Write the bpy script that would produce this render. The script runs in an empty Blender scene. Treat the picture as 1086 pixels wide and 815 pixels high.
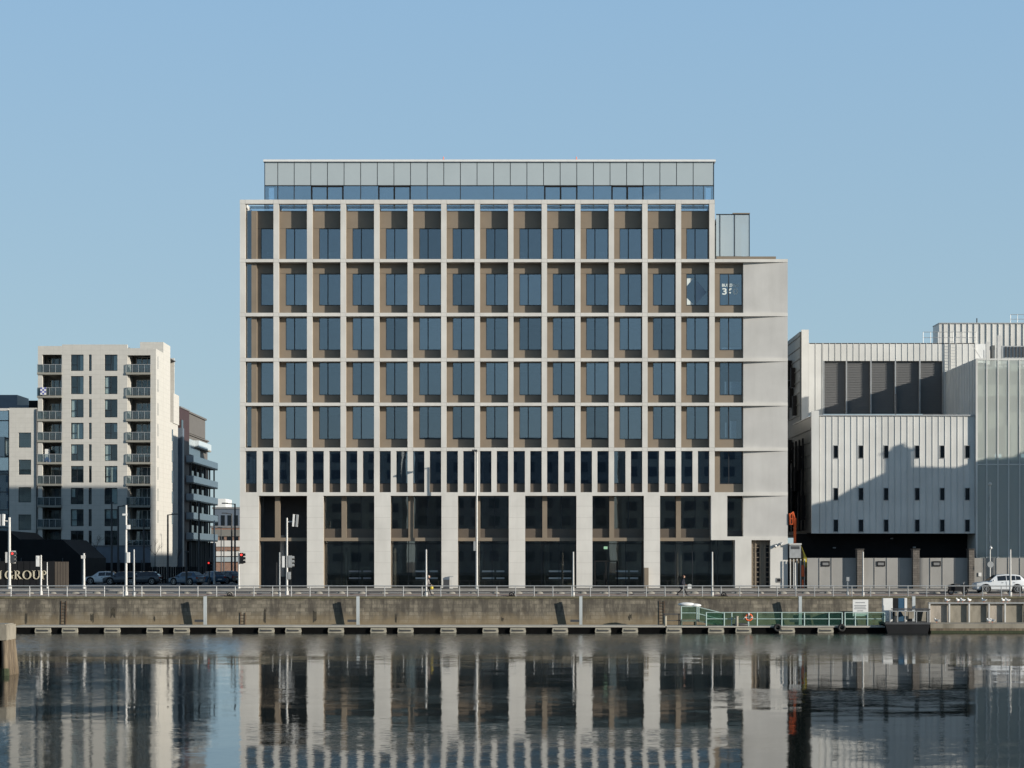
import bpy, math, random
from mathutils import Vector, Matrix
random.seed(7)
C = bpy.context.scene.collection
CAMD, HC, F, HZ, CX = 180.0, 6.3, 2000.0, 592.0, 543.0      # camera distance, height, focal (px), horizon row, centre column
def X(px, y=0.0): return (px-CX)*(CAMD+y)/F
def Z(py, y=0.0): return HC+(HZ-py)*(CAMD+y)/F
PI = math.pi
def GZ(y): return 2.95+.38*(min(y,0)+17)/17                 # quay surface height

# ------------------------------------------------------------------ materials
KA=.80
def kc(c): return tuple(v*KA for v in c)
def newmat(name):
    m = bpy.data.materials.new(name); m.use_nodes = True
    nt = m.node_tree; return m, nt, nt.nodes, nt.links, nt.nodes['Principled BSDF']
def mat(name, col, rough=.7, var=.12, scale=1.5, metal=0., stretch=(1,1,1), bump=0., spec=.5, fine=0.):
    m, nt, N, L, P = newmat(name)
    P.inputs['Roughness'].default_value = rough; P.inputs['Metallic'].default_value = metal
    P.inputs['Specular IOR Level'].default_value = spec
    tc = N.new('ShaderNodeTexCoord'); mp = N.new('ShaderNodeMapping'); mp.inputs['Scale'].default_value = stretch
    nz = N.new('ShaderNodeTexNoise'); nz.inputs['Scale'].default_value = scale; nz.inputs['Detail'].default_value = 6
    nz.inputs['Roughness'].default_value = .6
    mr = N.new('ShaderNodeMapRange'); mr.inputs[1].default_value=.3; mr.inputs[2].default_value=.7
    mr.inputs[3].default_value=1-var; mr.inputs[4].default_value=1+var
    mx = N.new('ShaderNodeMix'); mx.data_type='RGBA'; mx.blend_type='MULTIPLY'; mx.inputs[0].default_value=1
    mx.inputs[6].default_value = (*kc(col),1)
    L.new(tc.outputs['Object'], mp.inputs[0]); L.new(mp.outputs[0], nz.inputs['Vector'])
    L.new(nz.outputs[0], mr.inputs[0]); L.new(mr.outputs[0], mx.inputs[7]); L.new(mx.outputs[2], P.inputs['Base Color'])
    if bump:
        b = N.new('ShaderNodeBump'); b.inputs['Strength'].default_value=bump; b.inputs['Distance'].default_value=.02
        L.new(nz.outputs[0], b.inputs['Height']); L.new(b.outputs[0], P.inputs['Normal'])
    return m
def streaky(name, col, dark, rough=.8, sx=1.2, sz=.12, amt=.5, ramp=(.45,.75), extra=None):
    """base colour with vertical weather streaks"""
    m, nt, N, L, P = newmat(name); P.inputs['Roughness'].default_value = rough
    tc = N.new('ShaderNodeTexCoord'); mp = N.new('ShaderNodeMapping'); mp.inputs['Scale'].default_value=(sx,sx,sz)
    nz = N.new('ShaderNodeTexNoise'); nz.inputs['Scale'].default_value=1; nz.inputs['Detail'].default_value=7; nz.inputs['Roughness'].default_value=.65
    mr = N.new('ShaderNodeMapRange'); mr.inputs[1].default_value=ramp[0]; mr.inputs[2].default_value=ramp[1]; mr.inputs[4].default_value=amt
    mx = N.new('ShaderNodeMix'); mx.data_type='RGBA'; mx.inputs[6].default_value=(*kc(col),1); mx.inputs[7].default_value=(*kc(dark),1)
    n2 = N.new('ShaderNodeTexNoise'); n2.inputs['Scale'].default_value=.35; n2.inputs['Detail'].default_value=5
    m2 = N.new('ShaderNodeMapRange'); m2.inputs[1].default_value=.3; m2.inputs[2].default_value=.7; m2.inputs[3].default_value=.9; m2.inputs[4].default_value=1.08
    mm = N.new('ShaderNodeMix'); mm.data_type='RGBA'; mm.blend_type='MULTIPLY'; mm.inputs[0].default_value=1
    L.new(tc.outputs['Object'], mp.inputs[0]); L.new(mp.outputs[0], nz.inputs['Vector']); L.new(tc.outputs['Object'], n2.inputs['Vector'])
    L.new(nz.outputs[0], mr.inputs[0]); L.new(mr.outputs[0], mx.inputs[0])
    L.new(mx.outputs[2], mm.inputs[6]); L.new(n2.outputs[0], m2.inputs[0]); L.new(m2.outputs[0], mm.inputs[7])
    L.new(mm.outputs[2], P.inputs['Base Color'])
    return m
def blocks(name, c1, c2, mortar, bw, bh, msize=.02, rough=.85, axis='xz', stain=None, offset=.5, var=.2):
    m, nt, N, L, P = newmat(name); P.inputs['Roughness'].default_value = rough
    tc = N.new('ShaderNodeTexCoord'); sp = N.new('ShaderNodeSeparateXYZ'); cb = N.new('ShaderNodeCombineXYZ')
    L.new(tc.outputs['Object'], sp.inputs[0])
    if axis == 'xz': L.new(sp.outputs[0], cb.inputs[0]); L.new(sp.outputs[2], cb.inputs[1])
    elif axis == 'yz': L.new(sp.outputs[1], cb.inputs[0]); L.new(sp.outputs[2], cb.inputs[1])
    elif axis == 'both':
        ad = N.new('ShaderNodeMath'); L.new(sp.outputs[0], ad.inputs[0]); L.new(sp.outputs[1], ad.inputs[1])
        L.new(ad.outputs[0], cb.inputs[0]); L.new(sp.outputs[2], cb.inputs[1])
    else: L.new(sp.outputs[0], cb.inputs[0]); L.new(sp.outputs[1], cb.inputs[1])
    br = N.new('ShaderNodeTexBrick'); br.inputs['Scale'].default_value=1
    br.inputs['Brick Width'].default_value=bw; br.inputs['Row Height'].default_value=bh; br.inputs['Mortar Size'].default_value=msize
    br.inputs['Color1'].default_value=(*kc(c1),1); br.inputs['Color2'].default_value=(*kc(c2),1); br.inputs['Mortar'].default_value=(*kc(mortar),1)
    br.inputs['Mortar Smooth'].default_value=.3; br.offset = offset
    L.new(cb.outputs[0], br.inputs['Vector'])
    nz = N.new('ShaderNodeTexNoise'); nz.inputs['Scale'].default_value=1.6; nz.inputs['Detail'].default_value=7; nz.inputs['Roughness'].default_value=.65
    L.new(tc.outputs['Object'], nz.inputs['Vector'])
    mr = N.new('ShaderNodeMapRange'); mr.inputs[1].default_value=.3; mr.inputs[2].default_value=.7; mr.inputs[3].default_value=1-var; mr.inputs[4].default_value=1+var
    L.new(nz.outputs[0], mr.inputs[0])
    mm = N.new('ShaderNodeMix'); mm.data_type='RGBA'; mm.blend_type='MULTIPLY'; mm.inputs[0].default_value=1
    L.new(br.outputs[0], mm.inputs[6]); L.new(mr.outputs[0], mm.inputs[7])
    last = mm.outputs[2]
    if stain:   # vertical stains plus a pale band near the tide line
        mp = N.new('ShaderNodeMapping'); mp.inputs['Scale'].default_value=(1.1,1,.22)
        ns = N.new('ShaderNodeTexNoise'); ns.inputs['Scale'].default_value=1; ns.inputs['Detail'].default_value=8; ns.inputs['Roughness'].default_value=.7
        L.new(tc.outputs['Object'], mp.inputs[0]); L.new(mp.outputs[0], ns.inputs['Vector'])
        r1 = N.new('ShaderNodeMapRange'); r1.inputs[1].default_value=.45; r1.inputs[2].default_value=.58; r1.inputs[4].default_value=.8
        L.new(ns.outputs[0], r1.inputs[0])
        mx = N.new('ShaderNodeMix'); mx.data_type='RGBA'; L.new(r1.outputs[0], mx.inputs[0]); L.new(last, mx.inputs[6]); mx.inputs[7].default_value=(*kc(stain[0]),1)
        # tide band: height + noise
        zz = N.new('ShaderNodeMath'); zz.operation='MULTIPLY_ADD'; zz.inputs[1].default_value=1.6; L.new(nz.outputs[0], zz.inputs[0]); L.new(sp.outputs[2], zz.inputs[2])
        r2 = N.new('ShaderNodeMapRange'); r2.inputs[1].default_value=2.5; r2.inputs[2].default_value=1.5; r2.inputs[4].default_value=.6
        L.new(zz.outputs[0], r2.inputs[0])
        my = N.new('ShaderNodeMix'); my.data_type='RGBA'; L.new(r2.outputs[0], my.inputs[0]); L.new(mx.outputs[2], my.inputs[6]); my.inputs[7].default_value=(*kc(stain[1]),1)
        r3 = N.new('ShaderNodeMapRange'); r3.inputs[1].default_value=3.45; r3.inputs[2].default_value=3.75; r3.inputs[4].default_value=.8
        L.new(zz.outputs[0], r3.inputs[0])
        mz = N.new('ShaderNodeMix'); mz.data_type='RGBA'; L.new(r3.outputs[0], mz.inputs[0]); L.new(my.outputs[2], mz.inputs[6]); mz.inputs[7].default_value=(*kc(stain[2]),1)
        last = mz.outputs[2]
    L.new(last, P.inputs['Base Color'])
    bp = N.new('ShaderNodeBump'); bp.inputs['Strength'].default_value=.5; bp.inputs['Distance'].default_value=.02
    L.new(nz.outputs[0], bp.inputs['Height']); L.new(bp.outputs[0], P.inputs['Normal'])
    return m
def glass(name, tint=(.3,.36,.42), refl=.16, rough=.01, film=None, wob=.002, gc=(.82,.92,1)):
    """window glass: a dark tinted pane you can partly see through, with a reflective coating"""
    m, nt, N, L, P = newmat(name); N.remove(P)
    out = N['Material Output']
    tr = N.new('ShaderNodeBsdfTransparent'); tr.inputs[0].default_value=(*tint,1)
    gl = N.new('ShaderNodeBsdfGlossy'); gl.inputs['Roughness'].default_value=rough; gl.inputs[0].default_value=(*gc,1)
    lf = N.new('ShaderNodeLayerWeight'); lf.inputs[0].default_value=.5
    lw = N.new('ShaderNodeMath'); lw.operation='POWER'; lw.inputs[1].default_value=4.0; L.new(lf.outputs['Facing'],lw.inputs[0])
    ad = N.new('ShaderNodeMath'); ad.operation='ADD'; ad.use_clamp=True; ad.inputs[1].default_value=refl
    tc = N.new('ShaderNodeTexCoord'); nz = N.new('ShaderNodeTexNoise'); nz.inputs['Scale'].default_value=.6; nz.inputs['Detail'].default_value=2
    ge = N.new('ShaderNodeNewGeometry')
    vs = N.new('ShaderNodeVectorMath'); vs.operation='SUBTRACT'; vs.inputs[1].default_value=(.5,.5,.5)
    sc = N.new('ShaderNodeVectorMath'); sc.operation='SCALE'; sc.inputs[3].default_value=wob
    va = N.new('ShaderNodeVectorMath'); va.operation='ADD'
    L.new(tc.outputs['Object'], nz.inputs['Vector']); L.new(nz.outputs['Color'], vs.inputs[0]); L.new(vs.outputs[0], sc.inputs[0])
    L.new(sc.outputs[0], va.inputs[0]); L.new(ge.outputs['Normal'], va.inputs[1]); L.new(va.outputs[0], gl.inputs['Normal'])
    mx = N.new('ShaderNodeMixShader'); L.new(lw.outputs[0], ad.inputs[0]); 
    oi = N.new('ShaderNodeObjectInfo'); rv = N.new('ShaderNodeMath'); rv.operation='MULTIPLY_ADD'; rv.inputs[1].default_value=refl*.42; L.new(oi.outputs['Random'],rv.inputs[0]); L.new(ad.outputs[0],rv.inputs[2])
    rs = N.new('ShaderNodeMath'); rs.operation='SUBTRACT'; rs.use_clamp=True; rs.inputs[1].default_value=refl*.21; L.new(rv.outputs[0],rs.inputs[0]); L.new(rs.outputs[0], mx.inputs[0])
    L.new(tr.outputs[0], mx.inputs[1]); L.new(gl.outputs[0], mx.inputs[2])
    if film:
        df = N.new('ShaderNodeBsdfDiffuse'); df.inputs[0].default_value=(*film[0],1)
        m2 = N.new('ShaderNodeMixShader'); m2.inputs[0].default_value=film[1]
        L.new(mx.outputs[0], m2.inputs[1]); L.new(df.outputs[0], m2.inputs[2]); L.new(m2.outputs[0], out.inputs[0])
    else: L.new(mx.outputs[0], out.inputs[0])
    return m
def emit(name, col, s):
    m, nt, N, L, P = newmat(name); P.inputs['Base Color'].default_value=(*col,1)
    P.inputs['Emission Color'].default_value=(*col,1); P.inputs['Emission Strength'].default_value=s
    return m
M = {}
M['cream'] = streaky('pale_precast', (.675,.655,.61), (.56,.54,.50), .75, 1.3, .22, .5)
M['cream2'] = streaky('pale_precast_panel', (.64,.62,.585), (.55,.53,.495), .78, 1.4, .14, .5)
M['brown'] = mat('bronze_cladding', (.24,.195,.145), .5, .07, .8, spec=.4)
M['brown_dk'] = mat('dark_bronze', (.11,.088,.068), .5, .1, .8)
M['frame'] = mat('dark_window_frame', (.022,.024,.028), .4, .05, 1)
M['glass'] = glass('blue_glass', (.56,.62,.68), .19)
M['glass_lo'] = glass('clear_shop_glass', (.78,.79,.76), .12, gc=(.95,.93,.9))
M['glass_pent'] = glass('pent_glass', (.74,.8,.84), .36)
M['glass_pav'] = glass('pavilion_glass', (.6,.66,.68), .32, film=((.6,.66,.66),.4))
M['glass_clear'] = glass('balcony_glass', (.6,.66,.68), .04, film=((.4,.46,.48),.07))
M['joint'] = mat('joint_line', (.42,.40,.37), .9, .05, 1)
M['spandrel'] = mat('grey_green_glass_panel', (.44,.49,.50), .15, .04, .3, spec=.8)
M['white'] = mat('white_paint', (.78,.78,.76), .45, .05, 2)
M['pole'] = mat('pale_grey_paint', (.62,.61,.58), .45, .1, 2)
M['galv'] = mat('galvanised_steel', (.42,.43,.43), .45, .12, 3, metal=.3)
M['black'] = mat('black_paint', (.012,.013,.015), .8, .2, 1, spec=.2)
M['decal'] = mat('slate_decal', (.34,.44,.54), .6, .03, 1)
M['darkgrey'] = mat('dark_grey', (.05,.053,.058), .6, .15, 1)
M['midgrey'] = mat('mid_grey', (.2,.2,.2), .7, .12, 1)
M['interior'] = mat('office_interior', (.32,.32,.31), .8, .25, .5)
M['int_dark'] = mat('dark_interior', (.24,.235,.22), .8, .5, .4)
M['blind'] = mat('pale_blind', (.72,.78,.76), .8, .05, 2)
M['asphalt'] = mat('asphalt', (.085,.082,.078), .9, .18, .7, bump=.3)
M['pave'] = blocks('pavement_slabs', (.22,.205,.18), (.19,.18,.16), (.12,.115,.1), .9, .6, .02, axis='xy')
M['red'] = mat('red_cycle_surface', (.22,.13,.10), .9, .15, 1)
M['kerb'] = mat('granite_kerb', (.30,.285,.26), .8, .15, 2)
M['quay'] = blocks('quay_stone', (.235,.205,.155), (.135,.118,.09), (.10,.088,.068), .85, .33, .02, stain=((.055,.047,.037),(.29,.22,.125),(.085,.078,.045)), var=.38)
M['coping'] = mat('mossy_coping', (.14,.125,.075), .9, .3, 2)
M['deck'] = mat('weathered_deck', (.40,.38,.33), .85, .2, 2, stretch=(.3,4,1))
M['stonelump'] = mat('tan_stone', (.25,.235,.20), .85, .25, 3)
M['float'] = mat('cream_float', (.34,.315,.25), .7, .25, 2)
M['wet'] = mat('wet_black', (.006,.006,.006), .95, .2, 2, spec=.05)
M['pile'] = streaky('pale_steel_pile', (.50,.54,.55), (.36,.37,.34), .5, 3, .3, .8)
M['concrete'] = streaky('weathered_concrete', (.30,.27,.215), (.13,.115,.085), .85, 1.2, .5, .9)
M['panel_pale'] = streaky('pale_worn_panel', (.42,.37,.31), (.2,.18,.15), .85, 2, .5, .8)
M['timber'] = streaky('weathered_timber', (.20,.155,.10), (.07,.05,.035), .85, 5, .3, .95, (.4,.65))
M['darkpatch'] = mat('dark_brown_patch', (.05,.043,.03), .95, .5, 5)
M['rust'] = mat('rusty_iron', (.10,.055,.03), .9, .3, 6)
M['weed'] = mat('green_weed', (.035,.045,.018), .9, .4, 6)
M['apt'] = blocks('cream_render', (.59,.57,.52), (.575,.555,.505), (.49,.475,.435), 1.2, .62, .02, axis='both', offset=0, var=.05)
M['apt_grey'] = mat('grey_soffit', (.2,.19,.17), .8, .1, 1)
M['apt_grey2'] = mat('pale_grey_render', (.40,.41,.42), .8, .1, 1)
M['slab'] = mat('balcony_slab', (.30,.29,.25), .8, .1, 1)
M['taupe'] = mat('taupe_cladding', (.15,.135,.12), .6, .08, 1)
M['maroon'] = mat('maroon_cladding', (.055,.024,.022), .6, .15, 1)
M['brickred'] = blocks('red_brick', (.3,.14,.09), (.25,.12,.08), (.3,.27,.22), .4, .15, .02, axis='both')
M['metal'] = streaky('pale_metal_cladding', (.70,.695,.66), (.58,.565,.53), .42, 1.2, .08, .6)
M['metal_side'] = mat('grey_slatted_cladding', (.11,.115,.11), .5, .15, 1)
M['louvre'] = mat('grey_louvre', (.15,.15,.15), .6, .05, 1)
M['grey_panel'] = streaky('grey_hoarding', (.33,.32,.30), (.25,.24,.22), .6, .6, .2, .6)
M['stonepier'] = blocks('dark_stone_pier', (.16,.14,.12), (.12,.105,.09), (.07,.06,.05), .5, .22, .02, axis='both')
M['mesh'] = glass('perforated_metal', (.86,.9,.88), .04, .3, film=((.74,.76,.71),.28))
M['glass_apt'] = glass('flat_window_glass', (.84,.88,.88), .06)
M['balus'] = mat('pale_glass_balustrade', (.62,.68,.70), .2, .05, .5, spec=.7)
M['green'] = mat('green_paint', (.10,.24,.20), .5, .1, 2)
M['rail'] = mat('pale_green_rail', (.40,.52,.49), .5, .1, 2)
M['mesh_green'] = glass('green_mesh', (.62,.76,.7), .0, .5, film=((.08,.2,.16),.08))
M['orange'] = mat('orange_paint', (.75,.13,.03), .5, .1, 2)
M['yellow'] = mat('yellow_paint', (.65,.5,.05), .5, .1, 2)
M['redl'] = emit('red_signal', (.9,.05,.04), .9)
M['exit'] = emit('exit_light', (.6,1,.7), .8)
M['skin'] = mat('skin', (.55,.33,.24), .6, .03, 4)
M['hair'] = mat('brown_hair', (.12,.05,.025), .7, .1, 9)
M['hair2'] = mat('grey_hair', (.35,.32,.28), .7, .1, 9)
M['navy'] = mat('navy_cloth', (.02,.022,.035), .9, .1, 4)
M['greyc'] = mat('grey_cloth', (.22,.2,.19), .9, .1, 4)
M['paintw'] = mat('white_car_paint', (.75,.77,.78), .2, .02, 1, spec=.7)
M['paintd'] = mat('dark_car_paint', (.03,.04,.055), .2, .05, 1, spec=.7)
M['paintb'] = mat('blue_car_paint', (.05,.11,.18), .2, .05, 1, spec=.7)
M['tyre'] = mat('tyre_rubber', (.02,.02,.02), .85, .1, 5)
M['rim'] = mat('alloy_rim', (.55,.55,.55), .3, .05, 5, metal=.7)
M['carglass'] = mat('dark_car_glass', (.015,.02,.024), .06, .02, 1, spec=.8)
M['letters'] = mat('beige_letters', (.62,.56,.42), .5, .05, 2)
M['sign_text'] = mat('grey_sign_text', (.25,.26,.28), .6, .05, 2)
M['leaf'] = mat('green_leaf', (.06,.09,.03), .7, .3, 5)
M['bark'] = mat('bare_bark', (.06,.05,.04), .9, .2, 4)
M['bluegrey'] = mat('blue_grey_cladding', (.13,.16,.2), .45, .1, 1)

# ------------------------------------------------------------------ mesh builder
class MB:
    def __init__(s): s.v=[]; s.f=[]
    def add(s, vs, fs):
        b=len(s.v); s.v += [tuple(v) for v in vs]; s.f += [tuple(i+b for i in f) for f in fs]; return s
    def box(s, x0,x1,y0,y1,z0,z1):
        if x0>x1: x0,x1=x1,x0
        if y0>y1: y0,y1=y1,y0
        if z0>z1: z0,z1=z1,z0
        return s.add([(x0,y0,z0),(x1,y0,z0),(x1,y1,z0),(x0,y1,z0),(x0,y0,z1),(x1,y0,z1),(x1,y1,z1),(x0,y1,z1)],
              [(0,3,2,1),(4,5,6,7),(0,1,5,4),(1,2,6,5),(2,3,7,6),(3,0,4,7)])
    def cyl(s, p, q, r, r2=None, n=8):
        p=Vector(p); q=Vector(q); d=(q-p)
        if d.length<1e-6: return s
        d.normalize(); a=d.orthogonal().normalized(); b=d.cross(a); r2=r if r2 is None else r2
        vs=[p+(a*math.cos(2*PI*i/n)+b*math.sin(2*PI*i/n))*r for i in range(n)]+[q+(a*math.cos(2*PI*i/n)+b*math.sin(2*PI*i/n))*r2 for i in range(n)]
        return s.add(vs, [(i,(i+1)%n,n+(i+1)%n,n+i) for i in range(n)]+[tuple(range(n-1,-1,-1)),tuple(range(n,2*n))])
    def bar(s, p, q, w, h=None):
        """square bar"""
        p=Vector(p); q=Vector(q); d=(q-p).normalized(); up=Vector((0,0,1)) if abs(d.z)<.9 else Vector((0,1,0))
        a=d.cross(up).normalized()*w/2; b=a.normalized().cross(d).normalized()*(h or w)/2
        vs=[p-a-b,p+a-b,p+a+b,p-a+b,q-a-b,q+a-b,q+a+b,q-a+b]
        return s.add(vs,[(0,1,2,3),(7,6,5,4),(0,4,5,1),(1,5,6,2),(2,6,7,3),(3,7,4,0)])
    def prism(s, pts, y0, y1):
        """polygon in xz extruded along y"""
        n=len(pts)
        return s.add([(x,y0,z) for x,z in pts]+[(x,y1,z) for x,z in pts],
            [tuple(range(n-1,-1,-1)),tuple(range(n,2*n))]+[(i,(i+1)%n,n+(i+1)%n,n+i) for i in range(n)])
    def prism_x(s, pts, x0, x1):
        n=len(pts)
        return s.add([(x0,y,z) for y,z in pts]+[(x1,y,z) for y,z in pts],
            [tuple(range(n-1,-1,-1)),tuple(range(n,2*n))]+[(i,(i+1)%n,n+(i+1)%n,n+i) for i in range(n)])
    def ball(s, c, r, n=8, sc=(1,1,1)):
        vs=[];fs=[]
        for i in range(n+1):
            t=PI*i/n
            for j in range(n): a=2*PI*j/n; vs.append((c[0]+sc[0]*r*math.sin(t)*math.cos(a),c[1]+sc[1]*r*math.sin(t)*math.sin(a),c[2]+sc[2]*r*math.cos(t)))
        for i in range(n):
            for j in range(n): fs.append((i*n+j,(i+1)*n+j,(i+1)*n+(j+1)%n,i*n+(j+1)%n))
        return s.add(vs,fs)
    def torus(s, c, R, r, axis='y', n=16, k=8):
        vs=[];fs=[]
        for i in range(n):
            a=2*PI*i/n
            for j in range(k):
                b=2*PI*j/k; rr=R+r*math.cos(b); u,w,h=rr*math.cos(a),rr*math.sin(a),r*math.sin(b)
                vs.append((c[0]+u,c[1]+h,c[2]+w) if axis=='y' else ((c[0]+h,c[1]+u,c[2]+w) if axis=='x' else (c[0]+u,c[1]+w,c[2]+h)))
        for i in range(n):
            for j in range(k): fs.append((i*k+j,i*k+(j+1)%k,((i+1)%n)*k+(j+1)%k,((i+1)%n)*k+j))
        return s.add(vs,fs)
    def mesh(s, name, m, smooth=False):
        me=bpy.data.meshes.new(name); me.from_pydata(s.v,[],s.f)
        import bmesh
        bm=bmesh.new(); bm.from_mesh(me); bmesh.ops.recalc_face_normals(bm, faces=bm.faces); bm.to_mesh(me); bm.free()
        me.materials.append(m if not isinstance(m,str) else M[m])
        if smooth:
            for p in me.polygons: p.use_smooth=True
        return me
def put(name, me, parent=None, loc=None, local=False):
    o=bpy.data.objects.new(name, me); C.objects.link(o)
    if parent is not None:
        o.parent=parent
        if not local and parent.type=='EMPTY': o.location = -parent.location     # mesh is in world coordinates
    if loc is not None: o.location = Vector(loc) + (o.location if not local and parent is not None and parent.type=='EMPTY' else Vector())
    return o
def part(name, mb, m, parent=None, loc=None, local=False, smooth=False): return put(name, mb.mesh(name,m,smooth), parent, loc, local)
def tag(o, label=None, cat=None, group=None, kind=None):
    if label: o['label']=label
    if cat: o['category']=cat
    if group: o['group']=group
    if kind: o['kind']=kind
    return o
def thing(name, loc, label, cat, group=None, rz=0):
    o=bpy.data.objects.new(name,None); C.objects.link(o); o.location=loc; o.rotation_euler=(0,0,rz); o.empty_display_size=.3
    return tag(o,label,cat,group)
def kids(o): return [c for c in bpy.data.objects if c.parent==o]
def dup(root, loc, rz=None, label=None, group=None):
    def rec(o,parent):
        c=o.copy(); C.objects.link(c)
        if parent: c.parent=parent
        for ch in kids(o): rec(ch,c)
        return c
    r=rec(root,None); r.location=loc
    if rz is not None: r.rotation_euler=(0,0,rz)
    if label: r['label']=label
    if group: r['group']=group
    return r

# ------------------------------------------------------------------ ground, water, quay
mb=MB(); mb.add([(-1500,-186,0),(1500,-186,0),(1500,-16.6,0),(-1500,-16.6,0)],[(0,1,2,3)])
def water_mat():
    m,nt,N,L,P=newmat('river_water')
    P.inputs['Base Color'].default_value=(.012,.016,.014,1); P.inputs['Roughness'].default_value=.03
    P.inputs['IOR'].default_value=1.42; P.inputs['Specular IOR Level'].default_value=.5
    tc=N.new('ShaderNodeTexCoord')
    def noise(sc, stretch, det=2):
        mp=N.new('ShaderNodeMapping'); mp.inputs['Scale'].default_value=stretch; L.new(tc.outputs['Object'],mp.inputs[0])
        n=N.new('ShaderNodeTexNoise'); n.inputs['Scale'].default_value=sc; n.inputs['Detail'].default_value=det; n.inputs['Roughness'].default_value=.55
        L.new(mp.outputs[0],n.inputs['Vector']); return n
    def slope(n, ax, ay):
        s=N.new('ShaderNodeVectorMath'); s.operation='SUBTRACT'; s.inputs[1].default_value=(.5,.5,.5); L.new(n.outputs['Color'],s.inputs[0])
        k=N.new('ShaderNodeVectorMath'); k.operation='MULTIPLY'; k.inputs[1].default_value=(ax,ay,0); L.new(s.outputs[0],k.inputs[0]); return k
    a=slope(noise(.35,(.8,1.2,1),1),.012,.02); b=slope(noise(1.6,(.3,1.8,1),2),.02,.07); c=slope(noise(7,(.25,1.8,1),2),.10,.15)
    # wind patches, long across the river
    w=noise(.045,(.25,1.6,1),3); r=N.new('ShaderNodeMapRange'); r.inputs[1].default_value=.40; r.inputs[2].default_value=.62; r.inputs[3].default_value=.2; r.inputs[4].default_value=.85
    L.new(w.outputs[0],r.inputs[0])
    # livelier strip of water beside the far pontoon
    sp=N.new('ShaderNodeSeparateXYZ'); L.new(tc.outputs['Object'],sp.inputs[0])
    q=N.new('ShaderNodeMapRange'); q.inputs[1].default_value=-60; q.inputs[2].default_value=-48; q.inputs[3].default_value=0; q.inputs[4].default_value=4.5
    L.new(sp.outputs[1],q.inputs[0])
    sm=N.new('ShaderNodeMath'); L.new(r.outputs[0],sm.inputs[0]); L.new(q.outputs[0],sm.inputs[1])
    ad=N.new('ShaderNodeVectorMath'); L.new(b.outputs[0],ad.inputs[0]); L.new(c.outputs[0],ad.inputs[1])
    s1=N.new('ShaderNodeSeparateXYZ'); L.new(ad.outputs[0],s1.inputs[0]); ab=N.new('ShaderNodeMath'); ab.operation='ABSOLUTE'; L.new(s1.outputs[1],ab.inputs[0])
    ng=N.new('ShaderNodeMath'); ng.operation='MULTIPLY'; ng.inputs[1].default_value=-1; L.new(ab.outputs[0],ng.inputs[0])
    c1=N.new('ShaderNodeCombineXYZ'); L.new(s1.outputs[0],c1.inputs[0]); L.new(ng.outputs[0],c1.inputs[1])
    ks=N.new('ShaderNodeVectorMath'); ks.operation='SCALE'; L.new(c1.outputs[0],ks.inputs[0]); L.new(sm.outputs[0],ks.inputs[3])
    a2=N.new('ShaderNodeVectorMath'); L.new(ks.outputs[0],a2.inputs[0]); L.new(a.outputs[0],a2.inputs[1])
    a3=N.new('ShaderNodeVectorMath'); a3.inputs[1].default_value=(0,0,1); L.new(a2.outputs[0],a3.inputs[0])
    nm=N.new('ShaderNodeVectorMath'); nm.operation='NORMALIZE'; L.new(a3.outputs[0],nm.inputs[0]); L.new(nm.outputs[0],P.inputs['Normal'])
    return m
M['water']=water_mat()
tag(part('river',mb,'water'),kind='structure')
mb=MB()
for (ya,yb) in ((-16.3,0),(0,12),(12,3500)):
    za=GZ(ya) if ya<=0 else 3.33; zb=3.33 if yb>=0 else GZ(yb)
    mb.add([(-2500,ya,za-.012),(2500,ya,za-.012),(2500,yb,zb-.012),(-2500,yb,zb-.012)],[(0,1,2,3)])
mb.add([(-2500,-16.3,0),(2500,-16.3,0),(2500,-16.3,2.95),(-2500,-16.3,2.95)],[(0,1,2,3)])
tag(part('ground',mb,'pave'),kind='structure')
def strip(name, y0,y1,m,lift,x0=-400,x1=400,kind='structure'):
    b=MB(); n=8
    z0,z1=GZ(y0)+lift,GZ(y1)+lift
    b.add([(x0,y0,z0),(x1,y0,z0),(x1,y1,z1),(x0,y1,z1),(x0,y0,z0-.3),(x1,y0,z0-.3),(x1,y1,z1-.3),(x0,y1,z1-.3)],
        [(0,1,2,3),(4,5,1,0),(7,3,2,6),(4,7,6,5),(0,3,7,4),(1,5,6,2)])
    return tag(part(name,b,m),kind=kind)
strip('road',-11.9,-4.6,'asphalt',.004)
strip('cycle_path',-14.3,-12.2,'red',.01)
strip('kerb',-12.2,-11.9,'kerb',.06)
strip('kerb',-4.6,-4.3,'kerb',.13)
strip('pavement',-4.3,-.02,'pave',.12)
b=MB()
for k in range(-45,46): b.box(k*4,k*4+2,-8.3,-8.18,GZ(-8.2)-.04,GZ(-8.2)+.014)
tag(part('road_marking',b,'white'),kind='structure')
b=MB(); b.box(-43.5,-28,.2,330,3.2,3.334); tag(part('side_street',b,'asphalt'),kind='structure')
# quay wall, battered face
b=MB(); pts=[(-17.35,-1.5),(-16.95,2.80),(-16.2,2.80),(-16.2,-1.5)]
b.prism_x(pts,-400,400); qw=tag(part('quay_wall',b,'quay'),'long brown stone quay wall stained dark above the water','wall')
b=MB(); b.box(-400,400,-17.03,-16.15,2.8,2.975); part('coping',b,'coping',qw)

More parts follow.
